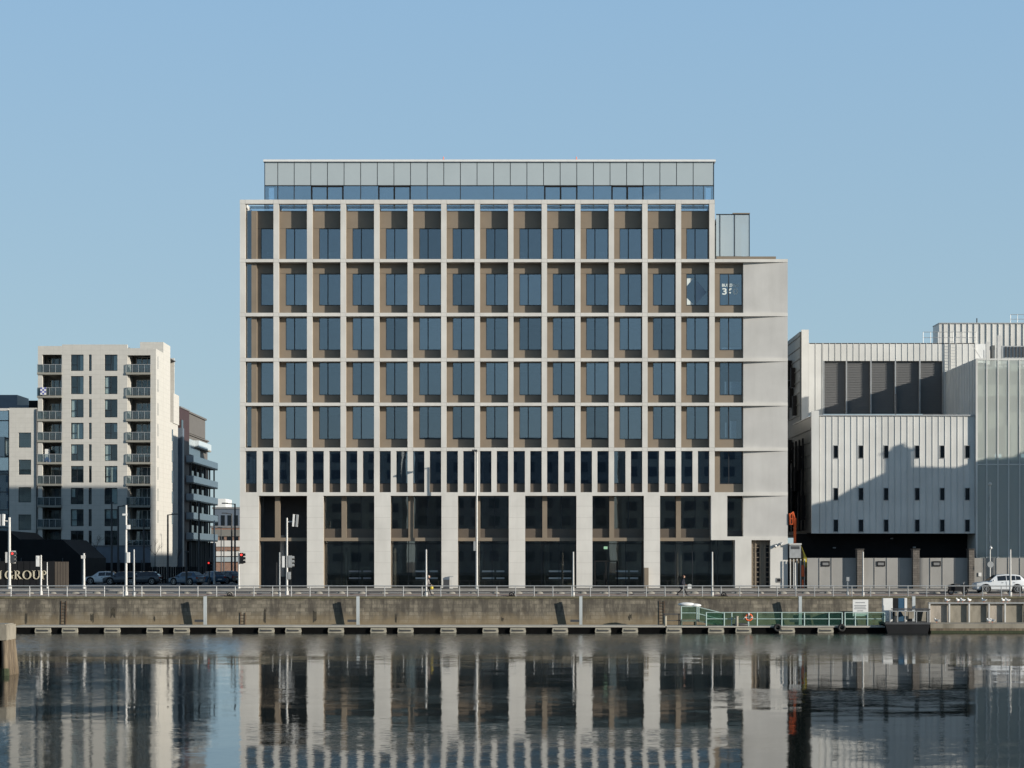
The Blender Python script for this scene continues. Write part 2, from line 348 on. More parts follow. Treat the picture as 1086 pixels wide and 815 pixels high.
def WY(z): return -17.35+(z+1.5)/4.3*.4
for px,za,zb,w in ((28,.7,1.6,.22),(98,.8,1.5,.3),(120,1.2,2.0,.4),(164,.9,1.3,.16),(281,.8,1.9,.2),(334,.8,1.7,.3),(533,.9,1.2,.2),(668,1.0,1.4,.3),(420,.8,1.5,.16)):
    x=X(px,-17); rp=random.Random(px); n=7; top=[(x-w/2+w*k/n,zb+rp.uniform(-.18,.1)) for k in range(n+1)]; bot=[(x+w/2-w*k/n,za+rp.uniform(-.15,.2)) for k in range(n+1)]
    pts=top+bot; b=MB(); m_=len(pts)
    b.add([(p[0],WY(p[1])-.012,p[1]) for p in pts]+[(p[0],WY(p[1])+.05,p[1]) for p in pts],[tuple(range(m_)),tuple(range(2*m_-1,m_-1,-1))]+[(k,(k+1)%m_,m_+(k+1)%m_,m_+k) for k in range(m_)])
    part('dark_patch',b,'darkpatch',qw)  # thin dark brown patches with ragged outlines on the wall face
for px in (68,258,702):
    x=X(px,-17); b=MB(); zt=2.6 if px!=258 else 1.6
    for q in (-.2,.2): b.bar((x+q,WY(.5)-.06,.5),(x+q,WY(zt)-.06,zt),.04)
    for k in range(8 if px!=258 else 4): z=.6+k*.26; b.bar((x-.2,WY(z)-.06,z),(x+.2,WY(z)-.06,z),.03)
    part('ladder',b,'rust',qw)
# railing on the quay
rl=thing('quay_railing',(0,-16.5,2.97),'grey tubular railing running along the quay edge above the stone wall','railing')
b=MB(); b.cyl((-64,0,.90),(64,0,.90),.045,n=8); b.cyl((-64,0,.07),(64,0,.07),.02,n=6); part('rail',b,'galv',rl,local=True)
pm=MB().cyl((0,0,0),(0,0,.9),.04,n=6).box(-.09,.09,-.09,.09,0,.015).mesh('post',M['galv'])
for k in range(-39,40): put('post',pm,rl,(k*1.62+.3,0,0),True)

# lane separators: low rounded lumps
b=MB()
for i,(s,z) in enumerate(((1,0),(1,.1),(.8,.2),(.45,.25))): pass
vs=[];n=12
for (s,z) in ((1,0),(.97,.1),(.78,.2),(.4,.255)):
    for j in range(n): a=2*PI*j/n; vs.append((.36*s*math.cos(a),.2*s*math.sin(a),z*.85))
fs=[(i*n+j,i*n+(j+1)%n,(i+1)*n+(j+1)%n,(i+1)*n+j) for i in range(3) for j in range(n)]+[tuple(range(3*n,4*n))]
b.add(vs,fs); me=b.mesh('kerb_separator',M['stonelump'],True)
for k in range(-24,26):
    o=put('lane_separator',me,None,(k*1.98+.5+random.uniform(-.1,.1),-11.2,GZ(-11.2)))
    o.scale=(random.uniform(.9,1.15),1,random.uniform(.85,1.1))
    tag(o,'low rounded tan stone lump on the roadside between railing and road','road stone','low rounded stones along the road edge')

# ------------------------------------------------------------------ pontoon
YP=-22.0
po=thing('pontoon',(0,-20.8,.4),'long low grey pontoon on pale floats moored against the quay wall','pontoon')
b=MB(); b.box(X(17,YP),X(706,YP),-22,-19.6,.49,.62); part('deck',b,'deck',po)
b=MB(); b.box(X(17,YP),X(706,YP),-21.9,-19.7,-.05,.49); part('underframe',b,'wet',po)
fm=MB(); fm.prism([(-.63,.0),(.63,.0),(.68,.12),(.63,.42),(-.63,.42),(-.68,.12)],-.12,1.9)
fm.box(-.45,.45,-.16,-.1,.26,.33); fmesh=fm.mesh('float',M['float'])
fslot=MB().box(-.47,.47,-.175,-.1,.15,.24).mesh('slot',M['darkgrey'])
for a,c in ((37,54.3),(65.8,82.6),(110.6,127.6),(155.6,172.4),(184.3,201),(229.4,246),(274.2,290.8),(302.7,319.5),(348.2,364.5),(392.7,410),(422,438.2),(467.4,483.7),(512.3,528),(541.5,557),(586,602),(631.3,647.6),(660,676.3)):
    o=put('float',fmesh,po,(X((a+c)/2,YP),-22.0,.02)); put('slot',fslot,o,None,True)
# second pontoon with green railings
pg=thing('landing_pontoon',(X(825,YP),-20.8,.4),'floating landing stage with green railings in front of the quay wall','pontoon')
b=MB(); b.box(X(707,YP),X(940,YP),-22.05,-19.3,.48,.60); part('deck',b,'deck',pg)
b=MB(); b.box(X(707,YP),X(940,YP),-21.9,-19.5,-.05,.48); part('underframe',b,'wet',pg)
for a,c in ((705.5,721.3),(750,766),(779,795),(826.6,839.5),(868,880)):
    o=put('float',fmesh,pg,(X((a+c)/2,YP)+.1,-22.05,.02)); put('slot',fslot,o,None,True)
def railing_run(parent, pts, h, step=None, y=0):
    """rails between consecutive (x,z) pts at plane y"""
    b=MB(); g=MB()
    for (x0,z0),(x1,z1) in zip(pts,pts[1:]):
        for f in (1,.52): b.cyl((x0,y,z0+h*f),(x1,y,z1+h*f),.035,n=6)
        g.add([(x0,y+.02,z0+.06),(x1,y+.02,z1+.06),(x1,y+.02,z1+h-.06),(x0,y+.02,z0+h-.06),(x0,y+.035,z0+.06),(x1,y+.035,z1+.06),(x1,y+.035,z1+h-.06),(x0,y+.035,z0+h-.06)],
              [(0,1,2,3),(7,6,5,4),(0,4,5,1),(2,6,7,3),(1,5,6,2),(0,3,7,4)])
    part('rail',b,'rail',parent); part('mesh_panel',g,'mesh_green',parent)
    for (x,z) in pts: part('post',MB().cyl((x,y,z-.02),(x,y,z+h),.05,n=6),'rail',parent)
YR=-21.6
railing_run(pg,[(X(p,YR),.6) for p in (749,768,776,793,803,829,853,879,893)],1.12,y=YR)
gr=thing('railing',(X(915,YR),YR,.6),'short green railing continuing past the life ring towards the black barge','railing')
railing_run(gr,[(X(p,YR),.6) for p in (896,907,920,938)],1.12,y=YR)
gw=thing('gangway',(X(738,-20.8),-20.8,.6),'sloping green gangway with mesh sides leading down to the landing stage','gangway')
gy=-20.5
railing_run(gw,[(X(722.5,gy),1.05),(X(739,gy),1.05),(X(741,gy),.98),(X(768,gy),.45)],1.15,y=gy)
b=MB(); b.box(X(722,gy),X(739.5,gy),gy-.05,gy+1.3,.92,1.04)
b.prism([(X(739.5,gy),.92),(X(768,gy),.50),(X(768,gy),.62),(X(739.5,gy),1.04)],gy-.05,gy+1.2)
for px in (723,738): 
    b.box(X(px,gy)-.06,X(px,gy)+.06,gy,gy+.1,.55,1.0); b.box(X(px,gy)-.06,X(px,gy)+.06,gy+1.1,gy+1.2,.55,1.0)
part('walkway',b,'float',gw)
# light tarpaulin on the gangway head
b=MB(); b.ball((0,0,0),.55,8,(1.35,.6,.34)); b.ball((.75,0,-.08),.4,8,(1.3,.7,.4))
tag(part('tarpaulin',b,'white',None,(X(728,-20.3),-20.3,2.36),smooth=True),'crumpled pale sheet bundled on top of the green gangway','sheet')
# dark frame at the left of the gangway
b=MB()
for px in (704.5,720): b.bar((X(px,-20.4),-20.4,.6),(X(px,-20.4),-20.4,1.55),.09)
b.bar((X(704,-20.4),-20.4,1.55),(X(721,-20.4),-20.4,1.55),.09); b.bar((X(704,-20.4),-20.4,1.0),(X(721,-20.4),-20.4,1.0),.06)
tag(part('steel_barrier',b,'darkgrey'),'dark metal frame standing on the pontoon just before the gangway','barrier')
for px,lab in ((705.5,'stubby tan post at the pontoon corner before the gangway'),(781.5,'stubby tan post on the landing stage below the orange life ring')):
    b=MB(); b.cyl((0,0,.58),(0,0,1.38),.13,n=10); b.cyl((0,0,1.38),(0,0,1.43),.15,n=10)
    tag(part('mooring_post',b,'float',None,(X(px,-21.9),-21.85,0)),lab,'post','stubby tan mooring posts')
# life ring on its stand
lr=thing('life_ring',(X(794,-21.7),-21.75,.6),'orange and white life ring hung on the green railing','life ring')
part('ring',MB().torus((0,-.05,.72),.27,.07,'y'),'orange',lr,local=True,smooth=True)
b=MB()
for a in range(4): b.box(-.05,.05,-.16,.05,.88,1.08) if a==0 else None
b.box(-.36,-.17,-.14,.04,.68,.76); b.box(.17,.36,-.14,.04,.68,.76); part('white_band',b,'white',lr,local=True)
part('stand',MB().box(-.04,.04,.0,.06,0,1.1),'rail',lr,local=True)
# fender tyre
for px,py,yy,lab in ((824.5,664,-22.15,'black tyre fender hung on the landing stage beside a pale float'),(892.5,665,-22.15,'black tyre fender hung at the far end of the green railing')):
    tag(part('tyre_fender',MB().torus((0,0,0),.24,.10,'y'),'tyre',None,(X(px,yy),yy,.46),smooth=True),lab,'tyre')
b=MB(); b.ball((0,0,0),.5,8,(1.5,.5,.28)); tag(part('rope_pile',b,'darkgrey',None,(X(786,-21.5),-21.6,.70),smooth=True),'dark heap of rope on the landing stage deck below the life ring','rope')
# barge
bg=thing('barge',(X(963,-22),-21.5,0),'black flat barge hull lying against the concrete landing','barge')
b=MB(); xa,xb=X(939,-22.6),X(986.5,-22.6); b.prism([(xa+.25,-.2),(xb-.25,-.2),(xb,.75),(xa,.75)],-22.6,-19.8); part('hull',b,'black',bg)
b=MB(); b.box(xa-.02,xb+.02,-22.65,-19.75,.75,.92); part('deck',b,'darkgrey',bg)
b=MB()
for px in (944,952,960,972,984): b.bar((X(px,-22.2),-22.2,.92),(X(px,-22.2),-22.2,1.85),.07)
b.bar((X(943,-22.2),-22.2,1.85),(X(985,-22.2),-22.2,1.85),.07); part('rail',b,'galv',bg)
b=MB(); b.box(X(947,-21),X(985,-21),-21.6,-20.2,1.95,2.03)
for px in (948,984): b.box(X(px,-21)-.04,X(px,-21)+.04,-21.5,-21.4,.9,1.95)
part('canopy',b,'darkgrey',bg)
for q in ([(946,.93),(951,.93),(953,1.85),(949.5,1.85)],[(959,1.3),(962,1.0),(963,1.85),(955,1.85)],[(963.5,1.2),(969,1.2),(969,1.85),(963.5,1.85)],[(977,1.0),(984,.95),(983,1.85),(979,1.85)]):
    part('screen_panel',MB().prism([(X(p,-21.3),z) for p,z in q],-21.4,-21.35),'concrete',bg)
# concrete landing at the right
cl=thing('concrete_landing',(X(1040,-21.5),-21,0),'pale concrete landing stage with algae line at the water','landing')
xa=X(986.8,-22.3)
b=MB(); b.box(xa,70,-22.3,-17.4,.42,.80); part('slab',b,'concrete',cl)
b=MB(); b.box(xa,70,-22.28,-17.45,-.3,.42); part('base',b,'timber',cl)
b=MB(); b.box(xa+.05,70,-22.33,-22.2,-.2,.22); part('algae',b,'weed',cl)
cw=thing('screen_wall',(X(1040,-18.6),-18.6,.8),'long low wall of pale concrete panels and posts behind the landing stage','wall')
for k,px in enumerate((985,1006,1027,1048,1065,1086,1107,1128)):
    part('post',MB().box(X(px,-18.6)-.06,X(px,-18.6)+.06,-18.95,-18.75,.8,2.42),'pole',cw)
b=MB(); b.box(X(984,-18.6),X(1140,-18.6),-18.95,-18.5,2.40,2.50); part('top_rail',b,'galv',cw)
for k,(a,c) in enumerate(((985,1006),(1006,1027),(1027,1048),(1048,1065),(1065,1086),(1086,1107),(1107,1128))):
    part('panel',MB().box(X(a,-18.6)+.08,X(c,-18.6)-.08,-18.65,-18.55,.8,2.38),'concrete' if k%3 else 'panel_pale',cw)
# seagulls
def gull_mesh():
    b=MB(); b.ball((0,0,.2),.17,8,(1.35,.62,.62)); b.ball((-.17,0,.33),.075,8); return b.mesh('gull_body',M['white'],True)
g=thing('seagull',(0,0,0),'x','seagull','white gulls along the landing')
put('body',gull_mesh(),g,None,True)
part('wing',MB().ball((.07,0,.23),.14,8,(1.6,.72,.45)),'galv',g,local=True,smooth=True)
b=MB(); b.cyl((-.24,0,.325),(-.31,0,.31),.018,.004,6); part('beak',b,'yellow',g,local=True)
for s in (-.04,.04): part('leg',MB().cyl((0,s,0),(0,s,.13),.012,n=5),'orange',g,local=True)
gl=[(1004.5,2.50,'leftmost gull on the top rail of the pale landing wall'),(1016,2.50,'white gull on the wall rail, second from the barge end'),(1021,2.50,'grey-backed gull beside the second gull on the wall rail'),
    (1028,2.50,'gull midway on the wall rail above a panel joint'),(1043.5,2.50,'lone white gull on the wall rail below the car front'),(1064,2.50,'smaller gull of the close pair below the white car'),(1068.5,2.50,'larger gull of the close pair below the white car'),
    (993.5,.80,'gull standing on the concrete slab nearest the barge'),(1049,.80,'left gull of two standing on the concrete slab'),(1052.5,.80,'right gull of two standing on the concrete slab')]
for i,(px,z,l) in enumerate(gl):
    yy=-18.72 if z>1 else -20
    if i==0: g.location=(X(px,yy),yy,z); g['label']=l
    else: dup(g,(X(px,yy),yy,z),random.choice((0,.5,-.6,2.6)),l)
# information boards in front of the wall
sb=thing('notice_board',(X(912,-19.4),-19.4,.6),'white square notice board with lines of grey text above the green railing','sign')
part('board',MB().box(X(904.3,-19.4),X(920.7,-19.4),-19.46,-19.4,1.35,2.76),'white',sb)
b=MB()
for k,(z,w) in enumerate(((2.5,.8),(2.25,1.0),(2.12,.9),(1.98,1.0),(1.8,.5))): b.box(X(912.3,-19.4)-w/2,X(912.3,-19.4)+w/2,-19.475,-19.459,z-.03,z+.03)
part('text_lines',b,'sign_text',sb)
b=MB()
for px in (906,919): b.box(X(px,-19.4)-.04,X(px,-19.4)+.04,-19.4,-19.32,.6,2.7)
part('post',b,'galv',sb)
cb=thing('white_cabinet',(X(941,-19.6),-19.6,.6),'white upright cabinet beside the blue-windowed booth','cabinet')
part('cabinet_body',MB().box(X(936,-19.6),X(946,-19.6),-19.9,-19.3,.6,2.88),'white',cb); part('cabinet_door',MB().box(X(936.6,-19.6),X(945.5,-19.6),-19.92,-19.9,1.1,2.3),'white',cb)
kb=thing('booth',(X(954,-19.5),-19.5,.6),'dark booth with a blue side and white corner on the barge side of the landing','booth')
part('booth_body',MB().box(X(946.3,-19.6),X(952,-19.6),-19.9,-19.0,.6,2.88),'black',kb)
part('blue_panel',MB().box(X(952,-19.6),X(958.6,-19.6),-19.85,-19.0,.6,2.88),'paintb',kb)
part('white_panel',MB().box(X(958.6,-19.6),X(961.3,-19.6),-19.88,-19.0,.6,2.9),'white',kb)
# steel guide piles
hp=MB(); hp.box(-.13,.13,-.12,-.095,0,2.95); hp.box(-.13,.13,.095,.12,0,2.95); hp.box(-.013,.013,-.095,.095,0,2.95)
hpm=hp.mesh('steel_pile',M['pile'])
bkm=MB().box(-.9,.0,-.1,.1,.75,.95).mesh('bracket',M['darkgrey'])
pl=[(217.5,'pale steel guide pile against the quay wall nearest the apartment tower'),(379.6,'pale steel guide pile below the second pillar gap of the grid office'),(616,'pale steel guide pile below the middle right pillars of the office'),
    (848.7,'pale steel guide pile behind the green railings'),(969,'pale steel guide pile above the black barge')]
for px,l in pl:
    t=thing('guide_pile',(X(px,-18),-17.95,.05),l,'steel pile','pale steel guide piles of the pontoons')
    put('beam',hpm,t,None,True); put('bracket',bkm,t,None,True)

# foreground dolphin
dp=thing('mooring_dolphin',(-29.4,-78,0),'weathered concrete-capped timber mooring dolphin rising from the water','mooring dolphin')
b=MB(); b.box(-31.7,-27.1,-78.9,-77.0,1.88,2.70); b.box(-31.6,-27.2,-78.8,-77.1,2.70,2.75); part('cap',b,'concrete',dp)
for i in range(10):
    x=-31.4+i*.46
    part('timber_pile',MB().cyl((x+(x+29.4)*.07,-79.0,-.6),(x,-78.7,1.9),.19,.17,8),'timber',dp,smooth=True)
for i in range(3): part('timber_pile',MB().cyl((-27.0,-78.5+i*.65,-.6),(-27.25,-78.4+i*.6,1.9),.2,.18,8),'timber',dp,smooth=True)
b=MB(); b.box(-31.4,-27.4,-78.5,-77.3,-.5,1.87); part('core',b,'wet',dp)
b=MB()
for i in range(10): x=-31.4+i*.46; b.cyl((x+(x+29.4)*.065,-79.02,-.1),(x+(x+29.4)*.05,-78.95,.36),.23,.2,8)
part('weed',b,'weed',dp)
exec_parts = True
# ------------------------------------------------------------------ the grid office building
ob=thing('office_building',(0,0,3.33),'eight-storey office building with pale stone grid facade, bronze recesses and glass rooftop storey','office building')
BX0=X(254.3); BX1=X(835.5)
RY=.80                                   # recess depth of the bronze wall
fins=[257.3+35.56*i for i in range(15)]  # centre px of the fins
beams=[(212,216.3),(275,278.2),(332,335.6),(380,383.5),(427.3,430.6),(475,478.5),(522.3,526)]
GB=3.3
b=MB()
for i,c in enumerate(fins):              # full-height fins
    top=212 if True else 0
    w=2.85
    b.box(X(c-w),X(c+w),.0,.22,Z(523),Z(212.3))
for i in range(14):                      # half-spacing fins on the narrow-window storey
    c=fins[i]+17.78; b.box(X(c-2.85),X(c+2.85),.003,.22,Z(523),Z(477))
for k,(a,c) in enumerate(beams):
    x1=fins[14]+2.85 if k==0 else 835.5
    b.box(BX0+.002,X(x1)-.002,-.004,RY+(.05 if k else -.2),Z(c),Z(a))
bf=MB()
for c in fins: bf.box(X(c-2.8),X(c+2.8),.22,RY+.1,Z(523),Z(215.5))
for i in range(14): c=fins[i]+17.78; bf.box(X(c-2.8),X(c+2.8),.22,RY+.1,Z(523),Z(477.5))
pil=[(254.3,274.4),(325.6,343),(396.9,414.3),(468.2,485.6),(539.6,557),(611.3,628.3),(682.9,700)]
for a,c in pil: b.box(X(a)+.001,X(c),.002,.25,GB,Z(525)); bf.box(X(a)+.02,X(c)-.02,.25,RY+.9,GB,Z(525))
b.box(X(754.2),X(771.3),.002,RY+.7,Z(573),Z(525))
b.box(X(754.2)+.01,X(835.5)-.003,-.003,RY,Z(573),Z(569.2))
b.box(X(779.6),X(797),.002,RY+.7,GB,Z(573)); b.box(X(817),X(835.5),.002,RY+.7,GB,Z(573))
# left end return of the grid
for (a,c) in beams: b.box(BX0+.01,BX0+.4,RY,14.9,Z(c),Z(a))
for k in range(5): b.box(BX0+.012,BX0+.42,3.0+k*3,3.5+k*3,GB,Z(214))
part('stone_frame',b,'cream',ob)
j=MB()
for k,(a,c) in enumerate(beams[:-1]):
    for f_ in fins[:15 if k==0 else 15]:
        for zz in (a-.15,c+.15):
            if k==0 and zz<213: continue
            j.box(X(f_-2.8),X(f_+2.8),-.008,.0,Z(zz)-.012,Z(zz)+.012)
        for xx in (f_-2.85,f_+2.85):
            if xx>256: j.box(X(xx)-.01,X(xx)+.01,-.008,-.0035,Z(c),Z(a))
for a,c in pil:
    for zz in (537,549,561,573,585,597,609): j.box(X(a)+.01,X(c)-.01,-.003,.003,Z(zz)-.008,Z(zz)+.008)
part('joint',j,'joint',ob)
part('bronze_fin_back',bf,'brown',ob)
# folded end panels
rows=[(278.2,332),(335.6,380),(383.5,427.3),(430.6,475),(478.5,522.3),(526,569.2)]
for (a,c) in rows:
    xa,xb=X(788.8),X(835.5)-.01
    d0=.36
    b=MB(); b.add([(xa,d0,Z(c)-.01),(xb,.02,Z(c)-.01),(xb,1.6,Z(c)-.01),(xa,1.6,Z(c)-.01),(xa,d0,Z(a)+.01),(xb,.02,Z(a)+.01),(xb,1.6,Z(a)+.01),(xa,1.6,Z(a)+.01)],
       [(0,1,5,4),(1,2,6,5),(2,3,7,6),(3,0,4,7),(4,5,6,7),(0,3,2,1)]); part('folded_panel',b,'cream2',ob)
# right flank wall and rear
b=MB(); b.box(26.0,BX1-.012,1.6,15,GB,Z(276)); b.box(BX0+.2,26.0,14.7,15,GB,Z(276)); b.box(BX0+.2,19.4,14.7,15,Z(276),39.45)
b.box(19.3,19.46,1.0,14.7,Z(274),39.45)
part('wall',b,'cream2',ob)
b=MB(); b.box(BX0+.35,19.4,RY+.25,14.9,39.25,39.45); b.box(19.4,BX1-.05,.5,14.9,Z(276.5),Z(275.3)+.05); part('roof',b,'midgrey',ob)
# bronze wall with window openings
sc=(CAMD+RY)/CAMD
def XR(p): return X(p,RY)
b=MB(); dk=MB()
G=.02
winspec=[]   # (x0,x1,z0,z1,row)
rowwin=[(216,275,241,275.6),(278.2,332,289.3,323),(335.6,380,333.5,370.5),(383.5,427.3,381.5,418.5),(430.6,475,428.5,465.5)]
def bay_panels(xl,xr,a,c,wa,wc,wl,wr,top=None):
    """bronze panels round one window; px values; wl/wr window edges"""
    t=top if top is not None else a
    y0,y1=RY,RY+.12
    b.box(xl,wl-.0,y0,y1,Z(c)-.1,Z(t)+.05 if wa<=t else Z(wa)-.0)   # left strip
    if wr<xr: b.box(wr,xr,y0,y1,Z(wc),Z(wa))
    if wa>t:
        b.box(xl,xr,y0,y1,Z(wa)+G,Z(t)+(.05 if top is None else 0))
    if wc<c: b.box(wl+.0,xr,y0+.001,y1,Z(c)-.1,Z(wc)-G)
for i in range(14):
    xl=X(fins[i]+2.85)-.03; xr=X(fins[i+1]-2.85)+.03
    for r,(a,c,wa,wc) in enumerate(rowwin):
        top=223 if r==0 else None
        if i==0: wl=X(275.5); wr=xr
        else: wl=X(fins[i]+9.1); wr=X(fins[i]+9.1)+2.11
        bay_panels(xl,xr,a,c,wa,wc,wl,wr,top)
        winspec.append((wl,min(wr,xr+.03),Z(wc),Z(wa),r,i))
xl=X(fins[14]+2.85)-.03; xr=X(788.8)+.02
for r,(a,c,wa,wc) in enumerate(rowwin[1:]):
    bay_panels(xl,xr,a,c,wa,wc,X(764.2),X(788.2)); winspec.append((X(764.2),X(788.2),Z(wc),Z(wa),r+1,14))
bay_panels(xl,xr,478.5,522.3,476,513,X(764.4),X(788.2)); winspec.append((X(764.4),X(788.2),Z(513),Z(476),5,14))
# pier in the first bay
b.box(X(266),X(271.5),.42,RY,Z(475),Z(223)); 
part('bronze_wall',b,'brown',ob)
b=MB(); b.box(BX0+.02,19.4,RY+.0,RY+.25,Z(223.2),Z(222.3)); part('parapet_cap',b,'brown_dk',ob)
b=MB()
for r,(a,c,wa,wc) in enumerate(rowwin): b.box(X(260.0),X(266),RY-.06,RY-.03,Z(c)-.1,Z(a if r else 223)+.1)
part('corner_glass',b,'glass',ob)
# windows: frame with a pane
cache={}
def add_window(w,h,x,z,name='window',mull=.40,m='glass',y=RY):
    key=(round(w,2),round(h,2),name,m)
    if key not in cache:
        f=MB(); t=.055
        f.box(0,w,.03,.13,0,t); f.box(0,w,.03,.13,h-t,h); f.box(0,t,.031,.13,t,h-t); f.box(w-t,w,.031,.13,t,h-t)
        if mull: f.box(w*mull-.045,w*mull+.045,.02,.13,t,h-t)
        p=MB().box(t*.5,w-t*.5,.075,.09,t*.5,h-t*.5)
        cache[key]=(f.mesh(name,M['frame']),p.mesh('pane',M[m]))
    fo=put(name,cache[key][0],ob,(x,y,z)); put('pane',cache[key][1],fo,None,True); return fo
signwin=None; diawin=None
for (x0,x1,z0,z1,r,i) in winspec:
    o=add_window(x1-x0,z1-z0,x0,z0,mull=.40 if i else 0)
    if i==14 and r==1: signwin=(o,x1-x0,z1-z0)
    if i==13 and r==1: diawin=(o,x1-x0,z1-z0)
# narrow storey
cl_=MB()
for i in range(28):
    c0=fins[0]+17.78*i; xl=X(c0+2.85)-.03; xr=X(c0+17.78-2.85)+.03
    cl_.box(xl,xr,RY-.4,RY-.28,Z(522.4)-.05,Z(513)-.02)
    add_window(xr-xl,Z(476.5)-Z(513),xl,Z(513),'narrow_window',0,'glass',RY-.42)
part('window_apron',cl_,'brown_dk',ob)
# ground and mezzanine openings
op=[(274.4,325.6,290.5),(343,396.9,361.4),(414.3,468.2,432.7),(485.6,539.6,504),(557,611.3,575.3),(628.3,682.9,646.7),(700,754.2,717.8)]
for k,(a,c,pp) in enumerate(op):
    xl,xr=X(a)-.02,X(c)+.02
    s=thing  # readability
    # bronze post and transom
    b=MB(); b.box(X(pp),X(pp+5.2),RY+.02,RY+.6,Z(574)+.001,Z(524)); b.box(xl,xr,RY,RY+.6,Z(574),Z(570.4)); part('bronze_transom',b,'brown',ob)
    if k:
        b=MB(); b.box(xl,xr,RY+.35,RY+.45,Z(570.4),Z(560.8)); part('spandrel',b,'brown_dk',ob)
        f=MB(); y=RY+.42
        for xx in (xl+.04,(X(pp)+X(pp+5.2))/2-.3,X(pp+5.2)+1.35,xr-.1): f.box(xx,xx+.06,y-.03,y+.05,Z(560.8),Z(525))
        fo=part('mezzanine_window',f,'frame',ob); part('pane',MB().box(xl,xr,y,y+.015,Z(560.8),Z(525)),'glass_lo',fo,local=True)
        f=MB(); y=RY+1.0
        for q in range(4): xx=xl+(xr-xl)*q/3-(0.03 if q<3 else .07); f.box(xx,xx+.06,y-.04,y+.06,GB+.1,Z(574))
        f.box(xl,xr,y-.04,y+.06,GB,GB+.16); f.box(xl,xr,y-.035,y+.06,Z(577.2),Z(576.4))
        fo=part('shopfront',f,'frame',ob); part('pane',MB().box(xl,xr,y,y+.015,GB+.1,Z(574)),'glass_lo',fo,local=True)
        if k<6:
            st=MB()
            for zz in (606.2,613.6):
                st.box(xl+(xr-xl)*.47,xl+(xr-xl)*.71,y-.012,y-.002,Z(zz+1),Z(zz-.9)); st.box(xl+(xr-xl)*.75,xl+(xr-xl)*.91,y-.012,y-.002,Z(zz+1),Z(zz-.9))
            part('frosted_strip',st,'sign_text' if k==1 else 'spandrel',fo,local=True)
# corner opening is an open dark colonnade
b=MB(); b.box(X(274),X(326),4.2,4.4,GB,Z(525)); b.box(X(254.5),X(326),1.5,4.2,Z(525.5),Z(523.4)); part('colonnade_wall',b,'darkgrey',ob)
# last bays
f=MB(); y=RY+.3; f.box(X(771),X(771.8),y,y+.1,Z(569),Z(525)); f.box(X(788.4),X(789.2),y,y+.1,Z(569),Z(525)); f.box(X(771),X(789.2),y,y+.1,Z(569.2),Z(563)); f.box(X(771),X(789.2),y,y+.1,Z(528.5),Z(525))
fo=part('tall_window',f,'frame',ob); part('pane',MB().box(X(771.2),X(789),y+.03,y+.045,Z(568),Z(526)),'glass_lo',fo,local=True)
f=MB(); y=RY+.6
for px in (754.8,762,779.2): f.box(X(px),X(px)+.07,y-.03,y+.06,GB,Z(573))
f.box(X(754),X(780),y-.03,y+.06,GB,GB+.15)
fo=part('shopfront',f,'frame',ob); part('pane',MB().box(X(754),X(780),y,y+.015,GB,Z(573)),'glass_lo',fo,local=True)
# louvred bronze door
b=MB(); x0,x1=X(797),X(817); z0,z1=GB,Z(573); b.box(x0,x1,RY-.2,RY-.05,z0,z1)
for q in range(5): xx=x0+(x1-x0)*q/4; b.box(xx-.05,xx+.05,RY-.3,RY-.2,z0,z1)
for q in range(10): zz=z0+(z1-z0)*(q+.5)/10; b.box(x0,x1,RY-.26,RY-.2,zz-.035,zz+.035)
dr=part('grille_door',b,'brown',ob)
b=MB()
for q in (1,3): b.box(x0+(x1-x0)*q/4+.12,x0+(x1-x0)*(q+1)/4-.08,RY-.215,RY-.19,z0+.3,z1-.5)
part('dark_infill',b,'black',dr,local=True)
# small fittings
cam=MB(); cam.box(X(823.5),X(825.5),-.2,0,Z(579.5),Z(577)); cam.cyl((X(827),-.35,Z(578)),(X(830),-.05,Z(576)),.1,n=8); cam.ball((X(822),-.2,Z(579.5)),.16); part('security_camera',cam,'galv',ob)
b=MB(); b.box(X(823.2),X(828.8),-.04,-.002,Z(618),Z(613.2)); ws=part('wall_plate',b,'midgrey',ob)
b=MB(); b.box(X(824.2),X(827.8),-.05,-.04,Z(617),Z(614.3)); part('plate_symbol',b,'black',ws,local=True)
b=MB(); b.box(X(682.9)+.02,X(687.6),-.32,-.02,GB,Z(602.3)); part('bronze_totem',b,'brown',ob)
# entrance door in bay with the exit light
xo,xi=X(631),X(656); y=RY+.9
f=MB()
for xx in (xo,(xo+xi)/2-.05,xi-.1): f.box(xx,xx+.12,y-.1,y+.1,GB,Z(596))
f.box(xo,xi,y-.1,y+.1,Z(596),Z(594.8)); f.box((xo+xi)/2-.2,(xo+xi)/2-.14,y-.16,y-.1,GB+.8,GB+1.6); en=part('entrance_door',f,'black',ob)
part('exit_light',MB().box(X(642),X(646),3.0,3.1,Z(582.5),Z(579.6)),'exit',ob)
# interiors
b=MB(); levels=[Z(477),Z(429.5),Z(382),Z(334),Z(277)]
for z in levels: b.box(BX0+.5,25.9,RY+.5,14.6,z-.5,z)
b.box(BX0+.5,19.2,RY+.5,14.6,39.0,39.3); b.box(BX0+.5,25.9,RY+1.1,14.6,Z(525)-.02,Z(523)); 
part('floor_slab',b,'interior',ob)
b=MB(); b.box(BX0+.5,25.9,7.0,7.2,GB,Z(277)); b.box(BX0+.5,19.2,7.0,7.2,Z(277),39.0)
for k in range(12):
    px=fins[1]+k*35.56+random.choice((0,8,17)); z0=random.choice(levels[:4]+[GB]); b.box(X(px),X(px)+.2,RY+1.2,7,z0,z0+4)
part('core_wall',b,'int_dark',ob)
b=MB()
for k in range(1,14): 
    for z in levels[:-1]+[GB+5.2]: b.cyl((X(fins[k])+.3,2.6,z-4),(X(fins[k])+.3,2.6,z),.25,n=8)
part('column',b,'interior',ob)
b=MB()
rnd=random.Random(3)
